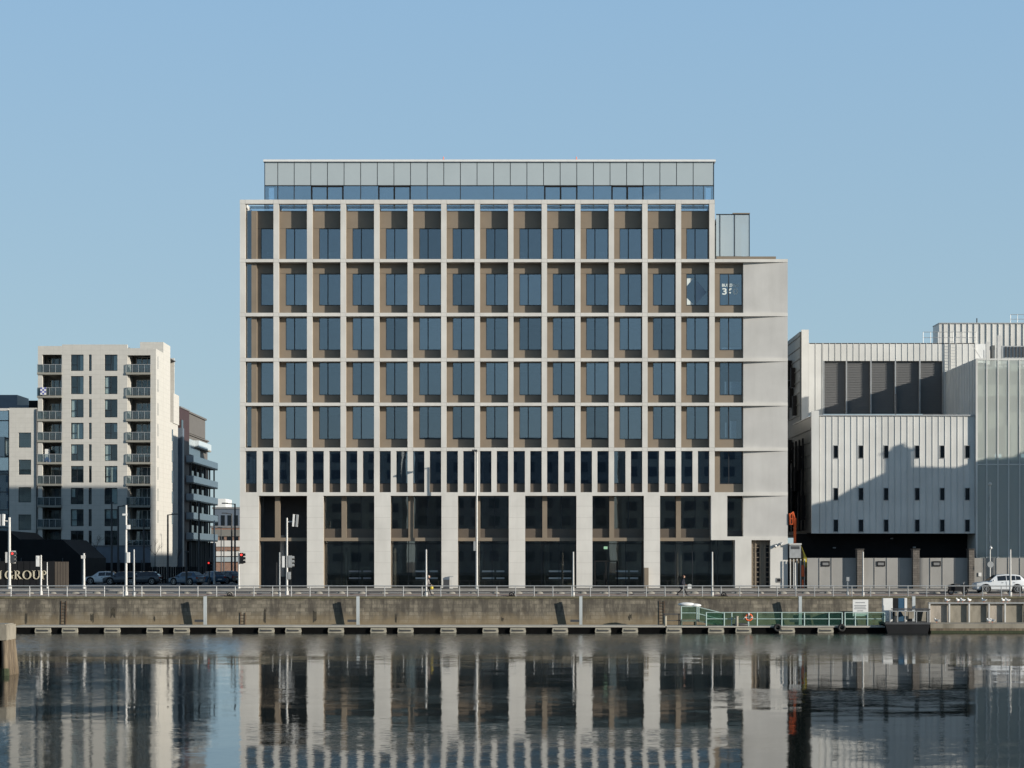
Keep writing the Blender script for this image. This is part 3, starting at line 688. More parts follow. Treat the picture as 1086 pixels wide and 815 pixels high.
for z in levels:
    for k in range(22):
        x=BX0+2+rnd.random()*45; w=rnd.uniform(1.0,2.2)
        b.box(x,x+w,2.0+rnd.random()*2,3.2+rnd.random()*2,z,z+.74); 
        if rnd.random()<.6: b.box(x+.2,x+.75,2.2,2.26,z+.85,z+1.2)
for k in range(1,7):
    a,c,pp=op[k]; x=X(a)+rnd.uniform(.5,2.2); b.box(x,x+rnd.uniform(.8,1.8),3.0,4.2,GB,GB+rnd.uniform(.8,1.3)); b.box(X(a)+rnd.uniform(1,3),X(a)+4,6.0,6.2,GB+.4,GB+rnd.uniform(1.5,3.5))
part('furniture',b,'interior',ob)
# low white items standing on a few sills, as seen behind the panes
def blind(i,r,fx0,fx1,z0,h,m='blind'):
    for (x0,x1,za,zb,rr,ii) in winspec:
        if rr==r and ii==i:
            w=x1-x0; part('blind',MB().box(x0+w*fx0,x0+w*fx1,RY+.105,RY+.12,za+z0,za+z0+h),m,ob); return
for i in (1,2,3): blind(i,0,.42,.95,0,.26)
blind(12,0,.05,.95,0,.3); blind(13,0,.05,.3,0,.28); blind(2,0,.05,.38,0,.3)
blind(14,3,.46,.95,0,1.3); blind(14,3,.22,.30,.1,1.2); blind(14,4,.46,.75,0,1.75); blind(14,4,.24,.32,.2,1.4)
blind(14,2,.1,.9,0,.25)
# stickers on two windows
o,w,h=diawin
s=MB(); s.prism([(.05,h*.86),(w*.33,h*.86),(.05,h*.62)],.060,.070); s.prism([(.05,h*.24),(w*.33,h*.02+.04),(.05,.06)],.060,.070)
part('window_sticker',s,'blind',o,local=True)
s=MB(); s.prism([(w*.44,h*.82),(w*.93,h*.42),(w*.44,h*.06)],.060,.068); part('window_decal',s,'decal',o,local=True)
def text_mesh(t,size,ext,m,align='LEFT',shear=0,space=1.0,offset=0):
    cu=bpy.data.curves.new('t','FONT'); cu.body=t; cu.size=size; cu.extrude=ext; cu.align_x=align; cu.space_character=space; cu.offset=offset
    ot=bpy.data.objects.new('t',cu); C.objects.link(ot); dg=bpy.context.evaluated_depsgraph_get()
    me=bpy.data.meshes.new_from_object(ot.evaluated_get(dg)); bpy.data.objects.remove(ot); bpy.data.curves.remove(cu)
    me.materials.clear(); me.materials.append(M[m]); return me
o,w,h=signwin
t=put('window_lettering',text_mesh('BUILDING',.42,.004,'blind',offset=.012),o,(w*.10,.060,h*.60),True); t.rotation_euler=(PI/2,0,0); t.scale=(.88,.9,1)
t=put('window_number',text_mesh('360',.86,.004,'blind',offset=.02),o,(w*.10,.060,h*.35),True); t.rotation_euler=(PI/2,0,0); t.scale=(1.22,1,1)
# penthouse
PY=3.0
def XP(p): return X(p,PY)
def ZP(p): return Z(p,PY)
px0,px1=280.5,757.2
b=MB(); b.box(XP(px0)-.1,XP(px1)+.15,PY-.2,13.5,ZP(172),ZP(169.8)); part('penthouse_roof',b,'white',ob)
joints=[294.6]+[312.0+17.63*k for k in range(26)]
b=MB(); xs=[px0]+[j for j in joints if j<752]+[px1]
for a,c in zip(xs,xs[1:]): b.box(XP(a)+.035,XP(c)-.035,PY,PY+.1,ZP(196.6),ZP(172.2))
part('penthouse_panel',b,'spandrel',ob)
b=MB(); b.box(XP(px0)+.02,XP(px1)-.02,PY+.06,PY+.2,39.45,ZP(172)); part('backing_frame',MB().box(XP(px0)+.02,XP(px1)-.02,PY+.06,PY+.2,ZP(197.5),ZP(172)),'frame',ob)
b=MB(); b.box(XP(px0)+.02,XP(px1)-.02,PY+.03,PY+.05,39.45,ZP(197)); b.box(XP(px0),XP(px0)+.03,PY+.1,13,39.45,ZP(172)); b.box(XP(px1)-.03,XP(px1),PY+.1,13,39.45,ZP(172)); part('penthouse_glazing',b,'glass_pent',ob)
b=MB()
for k,j in enumerate(xs[1:-1]):
    if k==0 or k%2==1 : b.box(XP(j)-.04,XP(j)+.04,PY-.03,PY+.1,39.45,ZP(196.8))
b.box(XP(px0),XP(px1),PY-.02,PY+.08,ZP(197.6),ZP(196.7)); b.box(XP(px0)-.01,XP(px0)+.06,PY-.02,PY+.1,39.45,ZP(172)); b.box(XP(px1)-.06,XP(px1)+.01,PY-.02,PY+.1,39.45,ZP(172))
b.box(XP(746)-.03,XP(746)+.03,PY-.02,PY+.1,39.45,ZP(197)); part('mullions',b,'frame',ob)
for a,c in ((329.8,364.4),(401,435.7),(577,612.5),(648.3,682.6)):
    b=MB(); b.box(XP(a),XP(a)+.14,PY-.08,PY-.03,39.45,ZP(197)); b.box(XP(c)-.14,XP(c),PY-.08,PY-.03,39.45,ZP(197)); b.box(XP(a),XP(c),PY-.08,PY-.03,ZP(198.6),ZP(196.9)); m_=(XP(a)+XP(c))/2; b.box(m_-.06,m_+.06,PY-.079,PY-.03,39.45,ZP(198.6)); part('terrace_door',b,'black',ob)
b=MB(); b.box(XP(px0)+.3,XP(px1)-.3,8,8.2,39.45,ZP(173)); b.box(XP(px0)+.3,XP(px1)-.3,PY+.3,13,ZP(178),ZP(176)); part('penthouse_core',b,'interior',ob)
b=MB(); b.box(BX0+.8,19.0,RY+.5,RY+.53,39.46,40.15); part('terrace_balustrade',b,'glass_pent',ob)
for px in (470.2,611.5):
    part('roof_light',MB().box(XP(px)-.12,XP(px)+.12,PY+.2,PY+.4,ZP(169.8),ZP(168.6)).cyl((XP(px),PY+.3,ZP(168.6)),(XP(px),PY+.3,ZP(165.8)),.05,n=5),'orange',ob)
# rooftop glass box at the lower end
GY=4.0; xa,xb=X(759.5,GY),X(795,GY); za,zb=Z(272,GY),Z(228,GY)
b=MB(); b.box(xa,xb,GY,GY+.03,za,zb); b.box(xb-.03,xb,GY+.03,10,za,zb); part('pavilion_glass',b,'glass_pav',ob)
b=MB()
for p in (763.5,779): b.box(X(p,GY)-.04,X(p,GY)+.04,GY-.03,GY+.1,za,zb)
b.box(xb-.05,xb+.01,GY-.02,GY+.1,za,zb); b.box(xa,xb,GY-.02,GY+.1,zb-.02,zb+.08); part('pavilion_mullion',b,'frame',ob)
b=MB(); b.box(X(777,GY),xb+.02,GY-.1,10,zb+.08,Z(226.2,GY)); b.box(xa+.2,xb-.2,GY+.3,9,zb-.2,zb); part('pavilion_roof',b,'brown',ob)
b=MB(); b.box(xa+.1,xb-.3,8.0,8.2,za,zb-.2); part('pavilion_core',b,'interior',ob)
b=MB(); b.box(X(760,1),X(822.8,1),.9,1.3,Z(276,1),Z(272.4,1)); part('roof_upstand',b,'brown',ob)
# unseen block added behind the office to shade the apartment tower
b=MB(); b.box(-12,14.2,15.02,31,3.33,33.4); part('rear_shade_block',b,'cream2',ob)

def simple_block(name,label,cat,x0,x1,y0,y1,z0,z1,m,win=True,rows=5,cols=8,front='y0',wm='carglass',group=None):
    t=thing(name,((x0+x1)/2,(y0+y1)/2,z0),label,cat,group)
    part('wall',MB().box(x0,x1,y0,y1,z0,z1),m,t); part('roof',MB().box(x0-.2,x1+.2,y0-.2,y1+.2,z1,z1+.4),'midgrey',t)
    if win:
        b=MB()
        for r in range(rows):
            for c in range(cols):
                w=(x1-x0)/cols; h=(z1-z0-2)/rows; xx=x0+w*(c+.22); zz=z0+1.5+h*r+.3*h
                for (ya,yb) in ((y0-.06,y0+.02),(y1-.02,y1+.06)): b.box(xx,xx+w*.56,ya,yb,zz,zz+h*.55)
        part('windows',b,wm,t)
    return t
simple_block('rear_office_block','plain cream office block standing behind the grid office','office building',-20,26,60,90,3.33,30,'cream2')
# ------------------------------------------------------------------ apartment tower on the left
AY=61.0
def XA(p,y=AY): return X(p,y)
def ZA(p,y=AY): return Z(p,y)
GR=3.33
at=thing('apartment_tower',(-53,66,GR),'tall cream apartment tower with stacked balconies at both corners','apartment building')
sl=[395.5,420,445,467.3,490.5,513.5,536.3,559.5,582]           # slab rows
wins=[(376.3,393.6),(399,418.2),(423.7,442.9),(448.6,466),(471.4,489),(494.4,512),(517.6,535),(540.3,558.3),(563,578.7)]
xR=-45.5
def wall_with_holes(b,x0,x1,z0,z1,y0,y1,holes):
    """vertical wall strips with rectangular openings, holes: list of columns (xa,xb,[(za,zb),...]) sorted by x"""
    x=x0
    for (xa,xb,hs) in holes:
        if xa>x: b.box(x,xa,y0,y1,z0,z1)
        z=z0
        for (za,zb) in sorted(hs):
            b.box(xa,xb,y0,y1,z,za); z=zb
        b.box(xa,xb,y0,y1,z,z1); x=xb
    if x1>x: b.box(x,x1,y0,y1,z0,z1)
b=MB(); hs=[(ZA(c),ZA(a)) for a,c in wins]
wall_with_holes(b,XA(65.8),XA(135),GR,ZA(365.6),AY,AY+.4,[(XA(75),XA(88.6),hs),(XA(94),XA(97.2),hs),(XA(110.8),XA(124.5),hs)])
bal=[(ZA(s),ZA(376.3) if k==0 else ZA(sl[k-1])-.25) for k,s in enumerate(sl)]
wall_with_holes(b,XA(40.2),XA(65.8),GR,ZA(367.2),AY+.003,AY+.4,[(XA(44.8),XA(65.6),bal)])
bal2=[(ZA(s),ZA(377) if k==0 else ZA(sl[k-1])-.25) for k,s in enumerate(sl)]
wall_with_holes(b,XA(135),xR-.3,GR,ZA(369.5),AY+.003,AY+.4,[(XA(135.2),XA(159.6),bal2)])
b.box(xR-.3,xR,AY+.003,AY+2.0,GR,ZA(370)); 
# side wall with slots
zs=[]
b.box(xR-.3,xR,AY+2.0,66,GR,ZA(370))
b.box(XA(40.2),XA(40.2)+.3,AY+.4,76,GR,ZA(367.2)); b.box(XA(65.8)-.2,XA(65.8)+.2,AY+.4,AY+3,GR,ZA(367)); b.box(XA(135)-.2,XA(135)+.2,AY+.4,AY+3,GR,ZA(369))
b.box(XA(40.2)+.3,xR-.3,AY+3.0,AY+3.3,GR,ZA(370))
b.box(XA(40.2)+.3,xR-.3,75.7,76,GR,ZA(367.2))
b.box(X(148.5,66),xR+.02,66,71,GR,Z(363,66)); b.box(xR-6,xR-.02,71,77.0,GR,24.4)
b.box(-52,-45.4,73,77.2,24.4,28.4)
part('wall',b,'apt',at)
part('roof',MB().box(XA(40.4),xR-.1,AY+.3,75.8,ZA(371.2),ZA(370.4)),'midgrey',at)
b=MB()
for k,s in enumerate(sl):
    part('balcony_slab',MB().box(XA(39.5),XA(65.5),AY-.15,AY+3,ZA(s)-.25,ZA(s)+.02),'slab',at); part('balcony_slab',MB().box(XA(133.8),XA(160),AY-.2,AY+3,ZA(s)-.25,ZA(s)+.02),'slab',at)
b=MB(); b.box(XA(40.4)+.4,XA(65.5),AY+2.6,AY+2.7,GR,ZA(375)); b.box(XA(135.3),XA(159.6),AY+2.6,AY+2.7,GR,ZA(376)); part('recess_wall',b,'apt_grey',at)
f1=MB(); f1.box(0,1.64,.18,.22,0,.08); rr=random.Random(11)
def apt_window(w,h,name,x,z,y,mull):
    f=MB(); t=.07
    f.box(0,w,.16,.26,0,t); f.box(0,w,.16,.26,h-t,h); f.box(0,t,.161,.26,t,h-t); f.box(w-t,w,.161,.26,t,h-t)
    if mull: f.box(w*.48-.04,w*.48+.04,.15,.26,t,h-t); f.box(t,w*.48,.15,.26,h*.36,h*.36+.07)
    fo=part(name,f,'frame' if mull else 'darkgrey',at,(x,y,z)); part('pane',MB().box(t/2,w-t/2,.2,.22,t/2,h-t/2),'glass_apt',fo,local=True); return fo
cu=MB(); rm=MB()
for k,(a,c) in enumerate(wins):
    for (pa,pb,mull,nm) in ((75,88.6,1,'window'),(94,97.2,0,'slot_window'),(110.8,124.5,1,'window')):
        x0,x1,z0,z1=XA(pa),XA(pb),ZA(c),ZA(a); apt_window(x1-x0,z1-z0,nm,x0,z0,AY,mull)
        if mull and rr.random()<.75:
            w=x1-x0; q=rr.choice(((0,.45),(0,.3),(.55,1),(.1,.9),(.7,1),(.0,.18))); h=rr.choice((1,1,.55)); cu.box(x0+w*q[0],x0+w*q[1],AY+.33,AY+.36,z1-(z1-z0)*h,z1)
b2=MB(); b2.box(XA(66.5),XA(134.5),AY+2.0,AY+2.1,GR,ZA(367)); part('inner_wall',b2,'int_dark',at)
part('curtain',cu,'blind',at)
for k,s in enumerate(sl):
    for (pa,pb,yo) in ((39.8,65.3,-.12),(134.2,159.6,-.16)):
        f=MB(); xa,xb=XA(pa),XA(pb); z=ZA(s)
        f.box(xa,xb,AY+yo-.03,AY+yo+.03,z+1.0,z+1.06)
        for q in range(5): xx=xa+(xb-xa)*q/4; f.box(xx-.025,xx+.025,AY+yo-.02,AY+yo+.03,z,z+1.03)
        for xx in (xa,xb): f.box(xx-.02,xx+.02,AY+yo,AY+.3,z+1.0,z+1.05)
        fo=part('balustrade',f,'galv',at); g=MB().box(xa+.02,xb-.02,AY+yo+.031,AY+yo+.045,z+.08,z+1.0); part('glass_panel',g,'glass_clear',fo,local=True)
        # balcony doors
        f=MB(); x0=XA(pa+6.5); x1=XA(pb-1.5); h=2.2; n=3
        f.box(x0,x1,AY+2.5,AY+2.58,z,z+.08); f.box(x0,x1,AY+2.5,AY+2.58,z+h,z+h+.08)
        for q in range(n+1): xx=x0+(x1-x0)*q/n; f.box(xx-.05,xx+.05,AY+2.49,AY+2.58,z,z+h)
        fo=part('balcony_door',f,'white' if pa>100 else 'midgrey',at); part('pane',MB().box(x0,x1,AY+2.53,AY+2.55,z+.05,z+h),'glass_apt',fo,local=True)
# side wall windows and street-side slots
b=MB()
for k in range(8):
    z=ZA(sl[k])+.6
    b.box(xR-.01,xR+.02,62.2,62.45,z,z+1.6)
    if z<23: b.box(xR-.03,xR+.01,67.6,68.6,z,z+1.6); b.box(xR-.06,xR+.0,72.3,73.2,z,z+1.6)
part('side_window',b,'carglass',at)
# things on the balconies
b=MB(); x=XA(45.5); z=ZA(490.5); b.box(x,x+.6,AY+1,AY+1.5,z,z+1.75); tag(part('fridge',b,'white'),'white upright cabinet standing on a left corner balcony','cabinet')
b=MB(); b.ball((0,0,0),.33,8,(1,.7,.7)); b.ball((.5,0,-.05),.28,8); b.ball((.2,.1,.2),.22,8); tag(part('blue_bags',b,emit('x',(.03,.2,.6),0),None,(XA(47),AY+.4,ZA(490.5)+.28),smooth=True),'bright blue bags heaped on a left corner balcony','bag')
b=MB(); b.box(0,.75,0,.04,0,.95); fl=part('towel',b,'white',None,(XA(43.5),AY-.38,ZA(420)+.1)); tag(fl,'blue and white patterned towel hung over a left corner balustrade','towel')
b=MB()
for i in range(3):
    for j in range(4):
        if (i+j)%2: b.box(.02+i*.25,.24+i*.25,-.012,0,.04+j*.23,.25+j*.23)
part('blue_patches',b,emit('x2',(.05,.06,.3),0),fl,local=True)
for px,sl_,lab in ((46,445,'small green plant on a left corner balcony with open glass'),(150,513.5,'leafy dark plant on a right corner balcony above the shade line'),(136,467.3,'small potted plant at the edge of a right corner balcony')):
    t=thing('potted_plant',(XA(px),AY+.45,ZA(sl_)+.03),lab,'plant'); part('pot',MB().cyl((0,0,0),(0,0,.35),.14,.18,8),'brown',t,local=True)
    b=MB(); rp=random.Random(px)
    for k in range(60):
        a=Vector((rp.uniform(-.3,.3),rp.uniform(-.25,.25),rp.uniform(.35,1.0))); d=Vector((rp.uniform(-1,1),rp.uniform(-1,1),rp.uniform(-.3,1))).normalized()*.13; e=d.orthogonal().normalized()*.05
        b.add([a-e,a+e,a+d+e*.3,a+d-e*.3],[(0,1,2,3)])
    part('foliage',b,'leaf',t,local=True)
for px,sl_,lab in ((152,420,'pale chair on a right corner balcony under the top floor'),(146,467.3,'pale folding chair on a right corner balcony, middle floors'),(60,445,'grey chair on a left corner balcony near the plant')):
    t=thing('balcony_chair',(XA(px),AY+1.0,ZA(sl_)+.03),lab,'chair')
    part('seat',MB().box(-.24,.24,-.24,.24,.42,.46),'pole',t,local=True); part('backrest',MB().box(-.24,.24,.2,.24,.46,.9),'pole',t,local=True)
    for a in (-.22,.22):
        for c in (-.2,.2): part('leg',MB().bar((a,c,0),(a,c,.42),.035),'pole',t,local=True)
# ------------------------------------------------------------------ cream annex, glass block, things at the far left
an=thing('cream_annex',(-62,62.5,GR),'lower cream block with four square dark windows beside the tower','apartment building')
b=MB(); wa=[(459,475),(487.7,503.7),(516.9,533),(545.9,562.4)]; ay=61.02
wall_with_holes(b,X(9.8,ay),X(39.6,ay),GR,Z(432.8,ay),ay,ay+.4,[(X(19.6,ay),X(33,ay),[(Z(c,ay),Z(a,ay)) for a,c in wa])])
b.box(X(9.8,ay),X(39.6,ay),ay+2,ay+12,GR,Z(432.8,ay)); part('wall',b,'apt',an)
for a,c in wa:
    x0,x1,z0,z1=X(19.6,ay),X(33,ay),Z(c,ay),Z(a,ay); f=MB(); w=x1-x0;h=z1-z0;t=.06
    f.box(x0,x1,ay+.14,ay+.2,z0,z0+t); f.box(x0,x1,ay+.14,ay+.2,z1-t,z1); f.box(x0,x0+t,ay+.141,ay+.2,z0,z1); f.box(x1-t,x1,ay+.141,ay+.2,z0,z1)
    fo=part('window',f,'frame',an); part('pane',MB().box(x0,x1,ay+.17,ay+.19,z0,z1),'glass_apt',fo,local=True)
part('roof',MB().box(X(9.8,ay),X(39.6,ay),ay+.4,ay+12,Z(433.5,ay),Z(432.6,ay)),'midgrey',an)
part('drainpipe',MB().cyl((X(39,ay),ay-.1,GR),(X(39,ay),ay-.1,Z(434,ay)),.09,n=6),'darkgrey',an)
ry=70
t=tag(part('roof_plant',MB().box(X(30.5,ry),X(39.5,ry),ry,ry+3,Z(433,ry),Z(425,ry)).box(X(31,ry),X(39,ry),ry-.05,ry,Z(432,ry),Z(426,ry)),'black'),'black plant box on the roof of the cream annex','roof box')
gb=thing('glass_office',(-75,66,GR),'blue glass office corner with pale grey top storey beside the cream annex','office building')
gy=63.0
b=MB(); b.box(-110,X(9.4,gy),gy+.3,gy+14,GR,Z(434,gy)); part('wall',b,'bluegrey',gb)
b=MB(); b.box(-110,X(9.4,gy),gy,gy+.05,GR,Z(436,gy)); part('glazing',b,'glass_pent',gb)
b=MB()
for k in range(14): x=X(9.4,gy)-k*1.3; b.box(x-.05,x,gy-.08,gy,GR,Z(436,gy))
for k in range(9): z=GR+2.2+k*2.3; b.box(-110,X(9.4,gy),gy-.07,gy,z,z+.12)
part('mullions',b,'frame',gb)
part('roof_edge',MB().box(-110,X(9.6,gy),gy-.3,gy+14,Z(436,gy),Z(433.4,gy)),'cream2',gb)
b=MB(); b.box(-110,X(18.2,gy+8),gy+8,gy+14,Z(434,gy+8)-.5,Z(419,gy+8)); b.box(X(18.2,gy+8),X(34,gy+8),gy+8,gy+14,Z(434,gy+8)-.6,Z(430,gy+8)); part('upper_storey',b,'bluegrey',gb)
part('bay_window',MB().box(X(0,gy),X(7.5,gy),gy-1.2,gy-.1,Z(485,gy),Z(464,gy)).box(X(0,gy)-5,X(0,gy),gy-1.2,gy-.1,Z(485,gy),Z(464,gy)),'spandrel',gb)

# ------------------------------------------------------------------ hoarding with the lettering
HY=4.0
hd=thing('hoarding',(-48,HY,GR),'long black timber hoarding carrying large beige serif lettering','hoarding')
b=MB(); b.box(-80,X(58,HY),HY,HY+.15,GR,Z(595.5,HY))
n=int((X(58,HY)+80)/.6)
for k in range(n): b.box(-80+k*.6,-80+k*.6+.04,HY-.03,HY,GR,Z(595.5,HY))
part('panel',b,'black',hd)
b=MB()
for k in range(5): x=X(58,HY)+k*.27; b.box(x+.02,x+.25,HY-.02,HY+.12,GR,Z(596,HY))
part('timber_gate',b,'brown_dk',hd)
# serif capitals
def ring(b,cx,cz,rx,rz,tx,tz,a0,a1,n=28,y0=0,y1=.08):
    for i in range(n):
        t0=a0+(a1-a0)*i/n; t1=a0+(a1-a0)*(i+1)/n
        p=[(cx+rx*math.cos(t),cz+rz*math.sin(t)) for t in (t0,t1)]; q=[(cx+(rx-tx)*math.cos(t),cz+(rz-tz)*math.sin(t)) for t in (t1,t0)]
        b.prism(p+q,y0,y1)
def L_(b,ch,x,h):
    w=h; s=.17*h; t=.07*h
    if ch=='G': ring(b,x+.48*h,.5*h,.48*h,.5*h,.17*h,.07*h,.25*PI*.8,1.75*PI); b.box(x+.72*h,x+.88*h,0,.08,.05*h,.45*h); b.box(x+.62*h,x+.98*h,0,.08,.42*h,.48*h); return 1.02*h
    if ch=='O': ring(b,x+.5*h,.5*h,.5*h,.5*h,.17*h,.06*h,0,2*PI,36); return 1.06*h
    if ch in 'RP':
        b.box(x+.1*h,x+.1*h+s*.9,0,.08,0,h); b.box(x,x+.38*h,0,.08,0,t*.7); b.box(x,x+.3*h,0,.08,h-t*.7,h)
        ring(b,x+.28*h,.74*h,.36*h,.26*h,.15*h,.055*h,-PI/2,PI/2,14)
        if ch=='R': b.prism([(x+.30*h,.5*h),(x+.46*h,.5*h),(x+.90*h,0),(x+.68*h,0)],0,.08); b.box(x+.64*h,x+.96*h,0,.08,0,t*.5); return .92*h
        return .72*h
    if ch=='U':
        b.box(x+.1*h,x+.26*h,0,.08,.35*h,h); b.box(x+.74*h,x+.82*h,0,.08,.35*h,h); b.box(x,x+.36*h,0,.08,h-t*.7,h); b.box(x+.64*h,x+.92*h,0,.08,h-t*.7,h)
        ring(b,x+.46*h,.36*h,.36*h,.36*h,.13*h,.08*h,PI,2*PI,16); return .96*h
    if ch=='N':
        b.box(x+.1*h,x+.18*h,0,.08,0,h); b.box(x+.8*h,x+.9*h,0,.08,0,h); b.prism([(x+.05*h,h),(x+.28*h,h),(x+.9*h,0),(x+.72*h,0)],0,.08); b.box(x,x+.3*h,0,.08,0,t*.7); b.box(x+.68*h,x+1.0*h,0,.08,h-t*.7,h); return 1.0*h
h=.86; x=X(5.3,HY)
for ch in 'GROUP':
    b=MB(); adv=L_(b,ch,0,h); part('letter',b,'letters',hd,(x-0,HY-.12,Z(614.6,HY))); x+=adv+.03
b=MB(); L_(b,'N',0,h); part('letter',b,'letters',hd,(X(2.2,HY)-.86,HY-.12,Z(614.6,HY)))
# dark pitched pavilion behind it
pv=thing('dark_pavilion',(-52,35,GR),'black pitched-roof marquee standing behind the lettered hoarding','pavilion')
vy=32.0
b=MB(); pts=[(X(-40,vy),Z(560,vy)),(X(10,vy),Z(564,vy)),(X(21,vy),Z(572.3,vy)),(X(66,vy),Z(572.3,vy)),(X(88,vy),Z(592,vy)),(X(88,vy),GR),(X(-40,vy),GR)]
b.prism(pts,vy,vy+12); part('tent_shell',b,'black',pv)
b=MB()
for px in (0,22,44,66,86): b.box(X(px,vy),X(px,vy)+.1,vy-.05,vy,GR,Z(592,vy))
part('frame_post',b,'darkgrey',pv)
# low podium wall and ledge in front of the tower
py_=57.0
pw=thing('podium_wall',(-50,py_,GR),'dark grey podium wall with a thin ledge under the tower','wall')
b=MB(); b.box(X(66,py_),X(159.5,py_),py_,py_+.4,GR,Z(579,py_)); part('wall_face',b,'bluegrey',pw)
b=MB(); b.box(X(66,py_),X(160,py_),py_-.1,py_+.5,Z(579.5,py_),Z(578.5,py_)); part('ledge',b,'midgrey',pw)
fy=40.0
fn=thing('black_fence',(-40,fy,GR),'tall black boarded fence along the side street before the tower','fence')
b=MB(); 
for k in range(26): x=X(152,fy)+k*.27; b.box(x,x+.23,fy,fy+.05,GR,Z(601.5,fy)+.02*(k%3))
b.box(X(152,fy),X(152,fy)+7,fy+.05,fy+.12,GR+.4,GR+.5); part('board',b,'black',fn)
fn2=thing('dark_screen',(-55,50,GR),'low dark screen fence with slim posts under the podium wall','fence')
b=MB(); b.box(X(88,50),X(160,50),50,50.1,GR,Z(597,50)); part('screen',b,'black',fn2)
b=MB()
for px in (92,101,111,118,127,138,150): b.box(X(px,50)-.05,X(px,50)+.05,49.9,50,GR,Z(594,50))
part('post',b,'darkgrey',fn2)
# ------------------------------------------------------------------ street buildings further back
SX=-45.6
ms=thing('maroon_building',(-50,84,GR),'narrow dark red building squeezed between the cream tower and balconied flats','apartment building')
b=MB(); b.box(-56,SX-.1,79.5,87,GR,Z(434,82)); part('wall',b,'maroon',ms)
b=MB(); b.box(-56,SX+.5,78.2,79.4,GR,Z(455,80)); part('glazed_bay',b,'bluegrey',ms)
b=MB()
for k in range(7): b.box(SX-.1,SX+.0,80.2,81.6,7+k*2.8,8.6+k*2.8); b.box(-49,-46.5,79.4,79.5,7+k*2.8,8.6+k*2.8)
part('window',b,'carglass',ms)
part('roof',MB().box(-56,SX,79.4,87.1,Z(434,82),Z(434,82)+.2),'midgrey',ms)
tb=thing('balcony_flats',(-50,100,GR),'taupe flats with long grey glass balconies stepping down along the side street','apartment building')
b=MB(); b.box(-58,SX-1.4,86,112,GR,20.5); part('wall',b,'black',tb)
b=MB(); b.box(-58,SX-.9,86,108,20.5,24.2); b.box(-58,SX-.6,85.8,104,24.2,27.0); part('upper_wall',b,'taupe',tb)
b=MB(); b.box(-58.2,SX-.4,85.6,104.3,27.0,27.25); b.box(-58.2,SX-.7,85.6,108.3,24.0,24.2); part('roof',b,'taupe',tb)
for k,z in enumerate((9.0,11.85,14.5,17.0,19.85,22.6)):
    ya,yb=(84.6,106.5) if k<5 else (95,106.5)
    e=.9 if k<5 else -.1
    b=MB(); b.box(SX-1.5,SX+e,ya,yb,z-.25,z); fo=part('balcony',b,'slab',tb)
    b=MB(); b.box(SX+e-.02,SX+e+.03,ya,yb,z-.05,z+.85)
    b.box(SX-1.4,SX+e-.02,ya-.02,ya+.03,z-.05,z+.85)
    part('balustrade',b,'balus',fo,local=True)
    b=MB()
    for q in range(5): yy=ya+3+(yb-ya-4)*q/4; b.box(SX-1.42,SX-1.36,yy,yy+1.7,z,z+2.1)
    part('glazed_door',b,'carglass',fo,local=True)
b=MB()
for q in range(6): yy=85+q*4.2; b.box(SX+.3,SX+.5,yy,yy+.2,GR,20)
part('column',b,'darkgrey',tb)
b=MB(); b.box(SX-.93,SX-.7,90,100,21.2,23.4); part('glass_screen',b,'spandrel',tb)
part('ground_floor',MB().box(-58,SX+.1,85.5,110,GR,8.6),'black',tb)
# distant blocks at the street's end
d1=simple_block('distant_warehouse','far dark-roofed warehouse with a white box on its roof seen down the side street','warehouse',X(226,230),X(275,230),230,250,3.33,Z(540,230),'bluegrey',True,2,7)
part('roof_box',MB().box(X(228,230),X(238.5,230),231,240,Z(540,230),Z(529,230)),'white',d1)
d2=simple_block('distant_depot','far low brown and white banded building down the side street','depot',X(224,190),X(270,190),190,205,3.33,Z(560,190),'brickred',True,2,6)
part('white_band',MB().box(X(224,190),X(270,190),189.8,189.95,Z(580,190),Z(573.5,190)).box(X(224,190),X(270,190),189.75,189.95,Z(590,190),Z(585,190)),'cream',d2)
part('brown_band',MB().box(X(224,190),X(270,190),189.8,189.95,Z(569,190),Z(562,190)),'apt_grey',d2)
part('grey_band',MB().box(X(224,190),X(270,190),189.7,189.95,Z(596,190),Z(591,190)),'spandrel',d2)

# ------------------------------------------------------------------ metal-clad building on the right
mt=thing('metal_clad_building',(45,10,GR),'pale ribbed metal building with small slot windows and a louvred upper screen','industrial building')
LX0,LX1=X(860.7),X(1034)
def ribs(b,x0,x1,y,z0,z1,step=.6,d=.045,skip=()):
    n=max(1,round((x1-x0)/step)); st=(x1-x0)/n
    for k in range(n+1):
        x=x0+k*st-.02
        b.box(x,x+.045,y-d,y,z0,z1)
b=MB(); cols=[(884.2,888.7),(910.8,915.4),(937.5,942),(970.5,975),(997,1001.5),(1023.6,1028.2)]
rw=[(473,486),(518,530.5),(551.5,564)]
wall_with_holes(b,LX0,LX1,Z(566),Z(441.5),0,.3,[(X(a),X(c),[(Z(q),Z(p)) for p,q in rw]) for a,c in cols])
part('lower_wall',b,'metal',mt)
b=MB(); x=LX0+.04
k=0
holes=[(X(a)-.1,X(c)+.1) for a,c in cols]
for k in range(-2,23):
    x=X(882.9+6.63*k); b.box(x-.02,x+.03,-.045,0,Z(566),Z(441.5))
part('standing_seam',b,'metal',mt)
for a,c in cols:
    for p,q in rw:
        f=MB(); x0,x1,z0,z1=X(a),X(c),Z(q),Z(p); t=.05
        f.box(x0-t,x0,-.06,.1,z0-t,z1+t); f.box(x1,x1+t,-.06,.1,z0-t,z1+t); f.box(x0,x1,-.06,.1,z1,z1+t); f.box(x0,x1,-.06,.1,z0-t,z0)
        fo=part('slot_window',f,'galv',mt); part('pane',MB().box(x0,x1,.12,.14,z0,z1),'carglass',fo,local=True)
